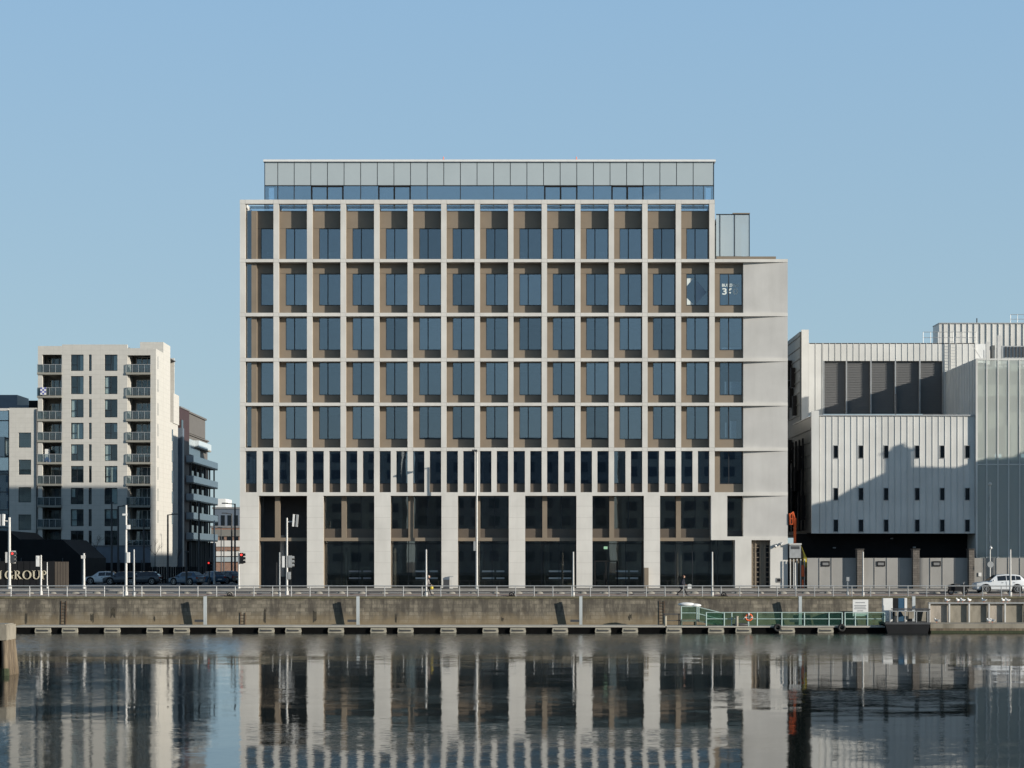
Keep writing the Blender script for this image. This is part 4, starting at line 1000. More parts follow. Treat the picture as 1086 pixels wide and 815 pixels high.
b=MB(); b.box(LX0-.0,LX1,-.12,.32,Z(441.5),Z(440)); b.box(LX0,LX1,.3,12.1,Z(441.5),Z(440.8)); part('terrace_edge',b,'galv',mt)
# left corner slab walls
b=MB(); b.box(LX0-.02,X(868.4),-.16,.0,Z(566),Z(436)); part('corner_fin',b,'metal',mt)
UY=12.0
b=MB(); b.box(X(850,UY),X(857.6,UY),UY-.1,UY+.2,Z(445,UY)-1,Z(350,UY)); part('upper_fin',b,'metal',mt)
b=MB(); b.box(X(857.6,UY),X(873,UY),UY,UY+.3,Z(441,UY),Z(364.3,UY)); b.box(X(873,UY),X(1001,UY),UY,UY+.3,Z(383,UY),Z(364.3,UY)); b.box(X(1001,UY),X(1035,UY),UY,UY+.3,Z(441,UY),Z(364.3,UY))
ribs(b,X(858,UY),X(872,UY),UY,Z(440,UY),Z(364.3,UY),.62); ribs(b,X(873,UY),X(1034,UY),UY,Z(383,UY),Z(364.3,UY),.62); ribs(b,X(1002,UY),X(1034,UY),UY,Z(440,UY),Z(383,UY),.62)
part('upper_wall',b,'metal',mt)
b=MB(); b.box(X(873,UY),X(1001,UY),UY+.4,UY+.5,Z(439,UY),Z(383,UY))
z=Z(439,UY)
while z<Z(383,UY): b.box(X(873,UY),X(1001,UY),UY+.33,UY+.40,z,z+.06); z+=.17
part('louvre_screen',b,'louvre',mt)
b=MB()
for p in (873.6,897.7,923.6,949.6,975.5,1000.2): b.box(X(p,UY)-.06,X(p,UY)+.06,UY-.05,UY+.35,Z(439,UY),Z(383,UY))
part('louvre_post',b,'galv',mt)
b=MB(); b.box(X(850,UY),X(1034,UY),UY,45,Z(365,UY),Z(364,UY)); b.box(29.55,49,.3,45,8.7,8.9); part('roof',b,'midgrey',mt)
# left flank
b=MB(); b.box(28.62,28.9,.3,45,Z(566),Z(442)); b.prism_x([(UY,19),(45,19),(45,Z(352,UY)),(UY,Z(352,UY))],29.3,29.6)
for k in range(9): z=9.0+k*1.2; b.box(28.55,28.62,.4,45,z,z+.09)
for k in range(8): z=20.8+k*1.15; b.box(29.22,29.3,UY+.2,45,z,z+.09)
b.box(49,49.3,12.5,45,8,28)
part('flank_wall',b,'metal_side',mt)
b=MB()
for k in range(7): b.box(28.3,28.62,4+k*2.2,5.2+k*2.2,10+((k*5)%7),12.4+((k*5)%7)); b.box(28.9,29.3,14+k*1.2,14.8+k*1.2,21+(k*3)%5,23+(k*3)%5); b.cyl((28.45,4.5+k*2.2,9),(28.45,4.5+k*2.2,18),.1,n=6)
tag(part('ducting',b,'black',mt),kind='stuff')
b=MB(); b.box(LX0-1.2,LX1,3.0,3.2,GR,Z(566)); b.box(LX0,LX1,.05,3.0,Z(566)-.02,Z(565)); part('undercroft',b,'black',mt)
for px,pyy in ((885,580.5),(946,570.5),(970,580)): part('undercroft_lamp',MB().box(X(px,2),X(px+2.6,2),2.6,3.0,Z(pyy+1.2,2),Z(pyy,2)),'galv',mt)
# tallest block behind with roof rails and ladder
TY=24.0
b=MB(); b.box(X(996,TY),75,TY,TY+3,20,Z(343.5,TY)); ribs(b,X(1001,TY),75,TY,20,Z(343.5,TY),.66,.1); part('tower_wall',b,'metal',mt)
part('tower_cap',MB().box(X(996,TY)-.05,75.1,TY-.12,TY+3,Z(343.5,TY),Z(342.6,TY)),'galv',mt)
# perforated metal volume
b=MB(); vx0=X(1034)+.02; zt=Z(381); b.box(vx0,56,-.3,-.25,Z(592),zt); 
part('perforated_screen',b,'mesh',mt)
b=MB(); b.box(vx0-.02,vx0+.15,-.35,-.2,Z(592),zt)
for p in (1045.6,1057.4,1068.8,1080.4,1092,1104): b.box(X(p)-.05,X(p)+.05,-.35,-.3,Z(592),zt)
b.box(vx0,56,-.34,-.2,zt-.15,zt+.02); b.box(vx0,56,-.33,-.2,Z(493.5),Z(492.5)); part('screen_frame',b,'metal',mt)
b=MB(); b.box(vx0,vx0+.12,-.25,12,Z(592),zt); ribsx=0
for k in range(18): yy=.2+k*.65; b.box(vx0-.07,vx0,yy,yy+.05,Z(441),zt)
part('screen_flank',b,'metal',mt)
b=MB(); b.box(vx0+.2,56,2.5,2.7,Z(480),zt-.6); b.box(vx0+.2,56,.2,2.5,Z(488),Z(485.5)); b.box(vx0+.2,56,.2,2.5,Z(420),Z(418.5)); b.box(vx0+.2,56,.3,12,zt-.9,zt-.7)
b.box(X(1069),X(1080),.1,.3,Z(394),Z(383)); b.box(X(1069),X(1086),1.0,2.4,Z(485),Z(450))
part('inner_wall',b,'cream2',mt)
b=MB()
for k in range(5): b.box(vx0+.3+k*2.0,vx0+.5+k*2.0,1.0,1.2,Z(592),zt-1)
for p in (576,581.5,519,546): b.box(vx0+.3,56,.9,1.1,Z(p),Z(p-1)) 
b.box(vx0+.2,56,2.5,2.7,Z(592),Z(485)); part('inner_steelwork',b,'midgrey',mt)
# rooftop kit
b=MB()
def rrail(b,xa,xb,y,z,h=1.0,n=4):
    for f in (1,.5): b.cyl((xa,y,z+h*f),(xb,y,z+h*f),.03,n=5)
    for k in range(n+1): x=xa+(xb-xa)*k/n; b.cyl((x,y,z),(x,y,z+h),.03,n=5)
rrail(b,X(979,13),X(1035,13),13,Z(364.3,13),1.15,7); rrail(b,X(1073,TY),X(1110,TY),TY+.5,Z(343,TY),1.0,5)
part('roof_rail',b,'galv',mt)
b=MB()
for x in (X(1006,12),X(1012.5,12)): b.bar((x,11.7,Z(440,12)),(x,11.7,Z(358,12)),.06)
z=Z(438,12)
while z<Z(362,12): b.bar((X(1006,12),11.7,z),(X(1012.5,12),11.7,z),.035); z+=.3
part('ladder',b,'galv',mt)
b=MB()
for px,zz,h in ((1046,0,2.0),(1058,0,2.6)): b.box(X(px,3),X(px+3.6,3),3,3.3,Z(381)-.2,Z(381)+h)
for px in (1044,1050,1055): b.cyl((X(px,3),3.2,Z(381)-.2),(X(px,3),3.2,Z(381)+1.2),.04,n=6)
b.bar((X(1031,3),3,Z(366,3)),(X(1040,3),3,Z(380,3)),.06); part('antenna',b,'pole',mt)
b=MB(); b.box(X(1062,14),X(1090,14),14,16,Z(386,14),Z(367,14)); part('roof_plant',b,'galv',mt)
b=MB()
for k in range(7): b.box(X(1066+k*3.6,14),X(1067.6+k*3.6,14),13.9,14,Z(379,14),Z(368,14))
part('plant_grille',b,'darkgrey',mt)
b=MB(); b.box(X(1027,12.4),X(1046,12.4),12.4,12.7,Z(385,12.4),Z(365,12.4)); part('white_screen',b,'white',mt)
part('flagstaff',MB().cyl((X(1036.5,TY),TY+.2,Z(343,TY)),(X(1036.5,TY),TY+.2,Z(337.5,TY)),.06,n=6).cyl((X(949.8,1),1,Z(442)),(X(949.8,1),1,Z(418,1)),.04,n=6),'darkgrey',mt)
# boundary wall: stone piers and grey gates
bw=thing('boundary_wall',(45,-.6,GR),'grey panelled gates between dark stone piers below the metal building','wall')
for a,c in ((908,914.8),(967,973.8),(1026.2,1031.8)): part('pier',MB().box(X(a,-1),X(c,-1),-1.6,-.6,GR,Z(583,-1)).box(X(a,-1)-.06,X(c,-1)+.06,-1.66,-.54,Z(583,-1),Z(582.2,-1)),'stonepier',bw)
for a,c in ((856.5,908),(914.8,967),(973.8,1026.2),(1031.8,1145)):
    b=MB(); b.box(X(a,-1),X(c,-1),-.95,-.85,GR,Z(592,-1))
    n=max(3,round((c-a)/12.6))
    for k in range(n+1): x=X(a+(c-a)*k/n,-1); b.box(x-.04,x+.04,-1.0,-.95,GR,Z(592,-1))
    g=part('gate',b,'grey_panel',bw)
    if a>860 and a<1030 or a<860:
        xm=X(a+ (871-856.5 if a<860 else 15),-1); s=MB().box(xm,xm+.8,-1.02,-.99,5.5,6.0); so=part('warning_sign',s,'black',g,local=True)
        part('sign_face',MB().box(xm+.12,xm+.68,-1.03,-1.02,5.62,5.86),'midgrey',so,local=True)
part('small_notice',MB().box(X(1037.7,-1),X(1040.8,-1),-1.04,-1.0,Z(611.5,-1),Z(607.5,-1)),'white',bw)

# ------------------------------------------------------------------ gap between the buildings: cabin, scaffold, boom lift
sc_=thing('site_cabin',(27.4,1.5,GR),'pale grey site cabin with timber side beside the office end wall','cabin')
cy=-.3
part('cabin_top',MB().box(26.45,X(849.5,cy),cy,cy+1.5,Z(592,cy),Z(578,cy)),'galv',sc_)
part('roof_lip',MB().box(26.42,X(850,cy),cy-.1,cy+1.6,Z(578,cy),Z(576.5,cy)),'pole',sc_)
part('dark_slot',MB().box(26.6,X(848,cy),cy-.03,cy,Z(582.5,cy),Z(579.5,cy)),'darkgrey',sc_)
part('timber_side',MB().prism([(26.47,GR),(X(856,cy),GR),(X(856,cy),Z(592,cy)),(X(849.5,cy),Z(578.5,cy)),(X(849.5,cy),Z(592,cy)),(26.47,Z(592,cy))],cy+.3,cy+1.4),'timber',sc_)
b=MB()
for px in (838,841.5,845,849,853): b.cyl((X(px,cy),cy-.1,GR),(X(px,cy),cy-.1,Z(593,cy)),.05,n=6)
part('scaffold_pole',b,'pole',sc_)
part('yellow_board',MB().prism([(X(849.8,cy),Z(578.5,cy)),(X(855.8,cy),Z(592,cy)),(X(855.8,cy),Z(602,cy)),(X(852.5,cy),Z(602,cy)),(X(852.5,cy),Z(588,cy))],cy+.1,cy+.25),'yellow',sc_)
bl=thing('boom_lift',(27.2,2.5,GR),'orange boom lift rising behind the site cabin','boom lift')
ly=.2
part('boom',MB().bar((X(844.6,ly),1.6,GR+1.2),(X(843.2,ly),ly,Z(550,ly)),.22),'orange',bl)
part('white_band',MB().bar((X(843.8,ly),ly+.42,Z(561.5,ly)),(X(843.6,ly),ly+.36,Z(559.5,ly)),.24),'white',bl)
b=MB(); b.bar((X(843.2,ly),ly,Z(550,ly)),(X(841.2,ly),ly,Z(543,ly)),.09); b.bar((X(841.2,ly),ly,Z(543,ly)),(X(838,ly),ly,Z(546,ly)),.08); part('jib',b,'orange',bl)
b=MB(); x0,x1=X(837.6,ly),X(840.4,ly); z0=Z(556,ly)
for z in (z0,z0+.5,z0+1.0):
    for yy in (ly-.3,ly+.3): b.bar((x0,yy,z),(x1,yy,z),.05)
for xx in (x0,x1):
    for yy in (ly-.3,ly+.3): b.bar((xx,yy,z0),(xx,yy,z0+1.0),.05)
b.box(x0,x1,ly-.3,ly+.3,z0-.06,z0); part('basket',b,'orange',bl)
part('chassis',MB().box(26.6,27.8,1.4,3.6,GR+.35,GR+1.3),'orange',bl)
for sx in (26.62,27.78):
    for sy in (1.8,3.2): part('wheel',MB().cyl((sx-.12,sy,GR+.36),(sx+.12,sy,GR+.36),.36,n=14),'tyre',bl)
b=MB(); y=-.6
b.box(X(850.5,y),X(852.3,y),y,y+.1,GR,GR+.9); b.prism([(X(850,y),GR+1.2),(X(853.2,y),GR+1.2),(X(852.8,y),GR+2.3),(X(850.2,y),GR+2.3)],y,y+.1)
tag(part('safety_barrier',b,'orange'),'orange plastic barrier sections stacked against the timber cabin side','barrier')

# ------------------------------------------------------------------ posts, lamps and signals
def post(px,ytop,yb,name,label,cat,r=.07,m='pole',group=None,base=None):
    """yb = world y"""
    x=X(px,yb); g=(GZ(yb)+(.1 if -4.3<yb<0 else 0)) if yb<0 else GR
    t=thing(name,(x,yb,g),label,cat,group); H=Z(ytop,yb)-g
    part('pole',MB().cyl((0,0,-.05),(0,0,H),r*1.15,r*.85,10).cyl((0,0,-.03),(0,0,.35),r*1.7,n=10),m,t,local=True)
    return t,H
def floodlight(t,H,sx,h=1.15):
    """pair of slim upright antenna-like lamp panels held out on an arm"""
    b=MB(); b.bar((0,0,H-.35),(sx*.75,0,H-.3),.1); part('arm',b,'pole',t,local=True)
    for k,(dx,dz) in enumerate(((.55,0),(.85,-.02))):
        b=MB(); b.prism([(sx*dx-.07,H-.75+dz),(sx*dx+.09,H-.78+dz),(sx*dx+.14+.03*sx,H+.3+dz),(sx*dx-.02+.03*sx,H+.33+dz)],-.22,.2); part('lamp_panel',b,'white' if k==0 else 'galv',t,local=True)
def signal(t,z,dx,m='darkgrey',lit=False,face=1):
    """traffic signal head beside the pole; face=1 looks sideways"""
    b=MB(); b.box(dx-.16,dx+.16,-.12,.1,z,z+1.05); h=part('signal_head',b,m,t,local=True)
    b=MB()
    for k in range(3): b.cyl((dx+.16,0,z+.18+k*.34),(dx+.36,0,z+.2+k*.34),.13,n=10)
    part('visor',b,m,h,local=True)
    if lit: part('red_lens',MB().cyl((dx,-.17,z+.86),(dx,-.12,z+.86),.10,n=12),'redl',h,local=True)
    return h
t,H=post(10,549,-2,'lamp_mast','pale mast with tilted twin lamp panels and a traffic light in front of the hoarding','lamp mast',.13); floodlight(t,H,-1)
b=MB(); z=Z(597,-2)-t.location.z; b.box(-.38,-.16,-.05,.25,z,z+1.0); part('back_board',b,'pole',t,local=True); signal(t,z,.3,lit=True)
b=MB(); b.box(.12,.56,.12,.15,z-.06,z+1.12); part('signal_board',b,'pole',t,local=True)
t,H=post(43.5,589,-13.6,'sign_post','short pale post with a white box beside the last letter of the hoarding','post',.08); part('box',MB().box(-.42,-.14,-.12,.12,H-1.0,H-.05).box(-.34,-.2,-.14,-.12,H-.35,H-.15),'white',t,local=True)
post(50,596.5,-1.5,'slim_post','thin grey post just after the hoarding lettering','post',.05)
t,H=post(89,587,-2,'bollard_light','pale round post with a small cap in front of the dark screen','post',.11); part('cap',MB().box(-.25,.12,-.1,.1,H-.5,H-.2),'pole',t,local=True)
t,H=post(133.7,536,-14.5,'camera_mast','tall pale mast with cameras and a white box in front of the tower','mast',.1)
z=lambda p:Z(p,-14.5)-t.location.z
b=MB(); b.box(-.3,.1,-.12,.12,z(547),z(545)); b.box(.05,.35,-.15,.15,z(561.5),z(557)); part('camera',b,'white',t,local=True)
part('box',MB().box(.08,.32,-.15,.15,z(597),z(586)),'white',t,local=True)
post(142,583,-15.6,'tall_post','pale grey post standing just to one side of the camera mast','post',.08,m='galv')
t,H=post(304.3,549.5,-13.5,'lamp_mast','pale mast with twin lamp panels and signals before the first dark opening','lamp mast',.09); floodlight(t,H,1,1.0)
z0=Z(602,-13.5)-t.location.z; signal(t,z0,.28,'galv'); part('back_board',MB().box(-.42,-.2,-.05,.2,z0,z0+1),'white',t,local=True); part('small_box',MB().box(.1,.34,-.12,.12,z0-1.05,z0-.4),'galv',t,local=True)
post(296.5,586,-15.6,'tall_post','slim grey post just before the lamp mast by the first opening','post',.06,m='galv')
post(452,583,-15.6,'tall_post','pale post beside the walking person in grey','post',.075)
post(608,585.5,-15.6,'tall_post','pale post before the middle pillars and the entrance bay','post',.075)
post(755.4,585.5,-15.6,'tall_post','pale post in front of the clear glazed corner near the bronze door','post',.075)
post(843.3,597,-3,'tall_post','white post before the site cabin in the gap between buildings','post',.07)
post(915.3,585.5,-15.6,'tall_post','pale post against the first stone pier of the boundary wall','post',.07)
post(1071.5,583,-15.6,'tall_post','pale post crossing the rear half of the white car','post',.085)
t,H=post(899,613.5,-15,'short_post','short pale post with a small grey box near the first gate','post',.07); part('box',MB().box(-.12,.2,-.12,.1,H-.25,H+.1),'galv',t,local=True)
# street lamp close to the facade, its shadow falls on the stone
t,H=post(505.6,479.5,-2.3,'street_lamp','tall pale street lamp column standing close to the office facade','street lamp',.10)
part('arm',MB().bar((0,0,H),(-.15,-.9,H+.05),.09),'darkgrey',t,local=True); part('lamp_head',MB().box(-.42,.06,-1.5,-.8,H,H+.13),'darkgrey',t,local=True); part('control_box',MB().box(-.3,-.1,-.15,.1,3.6,4.5),'galv',t,local=True)
t,H=post(1050,513.5,-2,'banded_mast','slim pale banded mast with a round head behind the white car','mast',.06)
part('head',MB().ball((0,0,H),.17,8),'pole',t,local=True,smooth=True); b=MB()
for k in range(5): b.cyl((0,0,H-1.5-k*1.1),(0,0,H-1.0-k*1.1),.085,n=8)
part('band',b,'orange' if False else 'galv',t,local=True); part('round_sign',MB().cyl((.0,-.2,2.3),(.0,-.14,2.3),.3,n=16),'galv',t,local=True)
part('white_ball',MB().ball((.05,-.12,Z(581.3,-2)-t.location.z),.13,8),'white',t,local=True)
# dark lamps in the side street
for px,yt,yy,ah,lab in ((118.5,534,30,0,'dark street lamp before the podium wall, nearest the dark windows'),(125.3,537,34,.9,'dark street lamp with a short arm beside the camera mast'),(152.5,552,36,0,'dark lamp column before the balcony corner of the tower'),
    (178,546,38,.8,'dark twin-arm street lamp against the sunlit side of the tower'),(211,533,30,0,'tall dark lamp column in front of the balconied flats'),(197.8,586,20,0,'blue-grey sign column at the mouth of the side street'),
    (249.2,534.5,44,-1.2,'nearest tall dark lamp beside the office corner'),(245.7,545,60,-.9,'second dark lamp behind the one at the office corner')):
    t,H=post(px,yt,yy,'street_lamp',lab,'street lamp',.11,'darkgrey')
    if ah: part('arm',MB().bar((0,0,H-.05),(ah,0,H+.05),.1),'darkgrey',t,local=True); part('lamp_head',MB().box(ah-.35,ah+.35,-.15,.15,H,H+.12),'darkgrey',t,local=True)
    else: part('cap',MB().box(-.22,.22,-.2,.2,H,H+.12),'darkgrey',t,local=True)
for px,yt,yy,lab in ((234.6,560,150,'thin far lamp post down the side street'),(237.5,573,150,'shorter far lamp post beside the thin one down the street')):
    t,H=post(px,yt,yy,'far_lamp',lab,'street lamp',.09,'darkgrey'); part('lamp_head',MB().box(-.6,.2,-.1,.1,H,H+.12),'darkgrey',t,local=True)
post(227.3,552,32,'flagpole','pale slim pole at the end of the balconied flats','pole',.08,'pole')
t,H=post(253.3,586,-1.2,'traffic_light','traffic light with a red lamp at the office corner','traffic light',.08); signal(t,H-1.1,.26,'black',lit=True)
t,H=post(222,592,24,'traffic_light','small traffic light showing red in the shaded side street','traffic light',.07,'darkgrey'); signal(t,H-1.4,-.05,'black',lit=True)
# bins, small stuff by the pavement
bn=thing('litter_bin',(X(473.5,-2),-2,GZ(-2)+.12),'dark grey litter bin with pale hood beside a stone pillar','bin')
part('bin_body',MB().box(-.3,.28,-.3,.3,0,.85),'darkgrey',bn,local=True); part('hood',MB().prism([(-.33,.85),(.3,.85),(.3,1.1),(-.1,1.1),(-.33,1.0)],-.32,.32),'bluegrey',bn,local=True)
b2=thing('electric_box',(X(477.5,-1.6),-1.6,GZ(-1.6)+.12),'pale cabinet tucked behind the litter bin at the pillar','cabinet')
part('box_body',MB().box(-.22,.25,-.2,.2,0,1.1),'pole',b2,local=True); part('box_lid',MB().box(-.25,.28,-.23,.23,1.1,1.16),'galv',b2,local=True)
bk=thing('motorbike',(X(1016,-13.2),-13.2,GZ(-13.2)),'dark covered motorbike parked ahead of the white car','motorbike')
for x in (-.62,.62): 
    w=part('wheel',MB().torus((x,0,.31),.25,.065,'y'),'tyre',bk,local=True,smooth=True)
part('bike_body',MB().prism([(-.75,.35),(.7,.35),(.85,.75),(.55,.95),(.1,.8),(-.5,.95),(-.9,.85)],-.16,.16),'black',bk,local=True)
part('seat',MB().box(-.55,.15,-.14,.14,.86,.98),'darkgrey',bk,local=True); part('handlebar',MB().bar((.5,-.38,1.12),(.5,.38,1.12),.05).bar((.5,0,.9),(.5,0,1.12),.07),'galv',bk,local=True)
for px,lab in ((542.5,'black mooring ring on the quay edge below the narrow mid pillar'),(76,'x'),(243.5,'black iron bollard lump on the quay edge at the office corner'),(767.5,'black iron lump on the quay edge before the bronze door')):
    if lab=='x': continue
    b=MB(); b.torus((0,0,.12),.2,.05,'y'); b.box(-.45,.35,-.1,.12,0,.07); b.ball((0,0,.08),.13,6)
    tag(part('mooring_ring',b,'black',None,(X(px,-16.85),-16.85,2.975)),lab,'mooring ring')

# ------------------------------------------------------------------ vehicles
def car(label,name,st,L,m,loc,rz,roofm=None,group=None):
    """st: stations (x, half width, z_bottom, z_belt, z_roof, roof half width) from nose to tail"""
    t=thing(name,loc,label,'car',group,rz)
    vs=[];fs=[];n=len(st); R=10
    for (x,w,zb,ze,zr,wr) in st:
        vs+=[(x,-w*.86,zb),(x,-w,zb+.12),(x,-w,(zb+ze)/2),(x,-w*.97,ze),(x,-wr,zr-.04),(x,-wr*.8,zr),(x,wr*.8,zr),(x,wr,zr-.04),(x,w*.97,ze),(x,w,(zb+ze)/2),(x,w,zb+.12),(x,w*.86,zb)]
    R=12
    for i in range(n-1):
        for j in range(R): fs.append((i*R+j,i*R+(j+1)%R,(i+1)*R+(j+1)%R,(i+1)*R+j))
    fs+=[tuple(range(R)),tuple(range((n-1)*R+R-1,(n-1)*R-1,-1))]
    b=MB(); b.add(vs,fs); body=part('body',b,m,t,local=True,smooth=True)
    try: body.data.set_sharp_from_angle(angle=math.radians(40))
    except Exception: pass
    # side glass, just proud of the cabin side
    cab=[s for s in st if s[4]-s[3]>.3]
    for s in (-1,1):
        for i in range(len(cab)-1):
            a,c=cab[i],cab[i+1]
            def pt(q,f,dx): 
                y=q[1]*.97+(q[5]-q[1]*.97)*f; z=q[3]+(q[4]-.04-q[3])*f
                return (q[0]+dx,s*(y+.012),z)
            p=[pt(a,.08,.03),pt(c,.08,-.03),pt(c,.86,-.03),pt(a,.86,.03)]
            q=[(x,y-s*.02,z) for x,y,z in p]
            part('window',MB().add(p+q,[(0,1,2,3),(7,6,5,4),(0,4,5,1),(1,5,6,2),(2,6,7,3),(3,7,4,0)]),'carglass',t,local=True)
    a0=[s for s in st if s[4]-s[3]<=.3 and s[0]<cab[0][0]][-1]; c0=cab[0]
    def scr(a,c,e):
        p=[(a[0],-a[1]*.8,a[4]+.015),(a[0],a[1]*.8,a[4]+.015),(c[0],c[5]*.8,c[4]-.0),(c[0],-c[5]*.8,c[4]-.0)]
        q=[(x+e*.02,y,z+.018) for x,y,z in p]
        return MB().add(p+q,[(0,1,2,3),(7,6,5,4),(0,4,5,1),(1,5,6,2),(2,6,7,3),(3,7,4,0)])
    part('windscreen',scr(a0,c0,-1),'carglass',t,local=True)
    a1=[s for s in st if s[0]>cab[-1][0]][0]; part('rear_window',scr(a1,cab[-1],1),'carglass',t,local=True)
    W=max(s[1] for s in st)
    wr_=.36
    for x in (st[0][0]+.88,st[-1][0]-.85):
        for s in (-1,1):
            part('wheel_arch',MB().cyl((x,s*(W-.12),wr_+.03),(x,s*(W+.006),wr_+.03),wr_+.08,n=20),'black',t,local=True)
            w=part('wheel',MB().cyl((x,s*(W-.16),wr_),(x,s*(W+.02),wr_),wr_,n=20),'tyre',t,local=True)
            b=MB(); b.cyl((x,s*(W+.02),wr_),(x,s*(W+.03),wr_),.09,n=8)
            for k in range(5):
                an_=2*PI*k/5; b.bar((x,s*(W+.026),wr_),(x+.23*math.cos(an_),s*(W+.026),wr_+.23*math.sin(an_)),.075,.02)
            b.torus((x,s*(W+.018),wr_),.235,.025,'y',20,6); part('rim',b,'rim',w,local=True)
    f=st[0]; r=st[-1]; Wf=f[1]
    for s in (-1,1):
        part('headlight',MB().box(f[0]-.01,f[0]+.32,s*Wf*.78-.14,s*Wf*.78+.14+.0,f[3]-.2,f[3]-.03),'white',t,local=True)
        part('tail_light',MB().box(r[0]-.28,r[0]+.015,s*r[1]*.86-.12,s*r[1]*.86+.12,r[3]-.14,r[3]+.06),tl,t,local=True)
        part('mirror',MB().ball((cab[0][0]-.35,s*(W+.1),cab[0][3]+.08),.11,6,(.8,1,.7)),m,t,local=True,smooth=True)
    b=MB()
    for s in (-1,1):
        for xx in (cab[0][0]+.35,cab[0][0]+1.35): b.box(xx,xx+.16,s*(W+.005)-.012,s*(W+.005)+.012,cab[0][3]-.14,cab[0][3]-.10)
        b.box(cab[0][0]+.75,cab[0][0]+.77,s*W-.006,s*W+.006,.4,cab[0][3])
    part('door_handle',b,'darkgrey',t,local=True)
    part('number_plate',MB().box(r[0],r[0]+.02,-.26,.26,r[3]-.34,r[3]-.22),'white',t,local=True)
    return t
tl=mat('dark_red_lens',(.30,.02,.02),.25,.05,1)
suv=[(-2.22,.62,.38,.78,.82,.5),(-2.1,.8,.28,.88,.92,.66),(-1.5,.9,.26,.97,1.0,.74),(-1.05,.92,.24,1.01,1.06,.76),(-.35,.92,.24,1.04,1.60,.60),(.45,.92,.24,1.07,1.67,.62),(1.25,.92,.24,1.10,1.64,.61),(1.72,.9,.27,1.14,1.56,.57),(2.10,.86,.32,1.14,1.2,.66),(2.2,.78,.42,1.0,1.04,.6)]
hat=[(-2.0,.6,.34,.66,.70,.5),(-1.88,.78,.22,.74,.78,.62),(-1.3,.85,.2,.84,.88,.7),(-.95,.86,.19,.88,.93,.72),(-.25,.86,.19,.90,1.42,.56),(.55,.86,.19,.92,1.47,.57),(1.3,.85,.2,.95,1.42,.55),(1.78,.82,.26,.96,1.02,.66),(1.95,.76,.36,.84,.9,.58)]
sv=car('white SUV on the quay road behind the railing','parked_car',suv,4.4,'paintw',(X(1059.5,-9.5),-9.5,GZ(-9.5)+.01),0); sv.scale=(1.04,1,1.03)
ds=.95
for i,(px,yy,rz,m,nm,lab) in enumerate(((198,26,-.5,'paintb','parked_car','blue hatchback turning out of the shaded side street'),(129,30,0,'paintd','parked_car','dark car furthest from the office beneath the tower balconies'),
    (140,34,.1,'paintd','parked_car','dark car between two others under the tower'),(152,30,0,'paintd','parked_car','dark car beside the black fence boards'),(224,34,-.9,'paintb','parked_car','blue car nearest the red traffic light in the side street'),(240,38,-.7,'paintd','parked_car','dark blue car close to the office corner in the side street'),(108,33,0,'paintw','parked_car','pale car in shadow near the dark screen posts'))):
    car(lab,nm,hat,4,m,(X(px,yy),yy,GR+.01),rz)

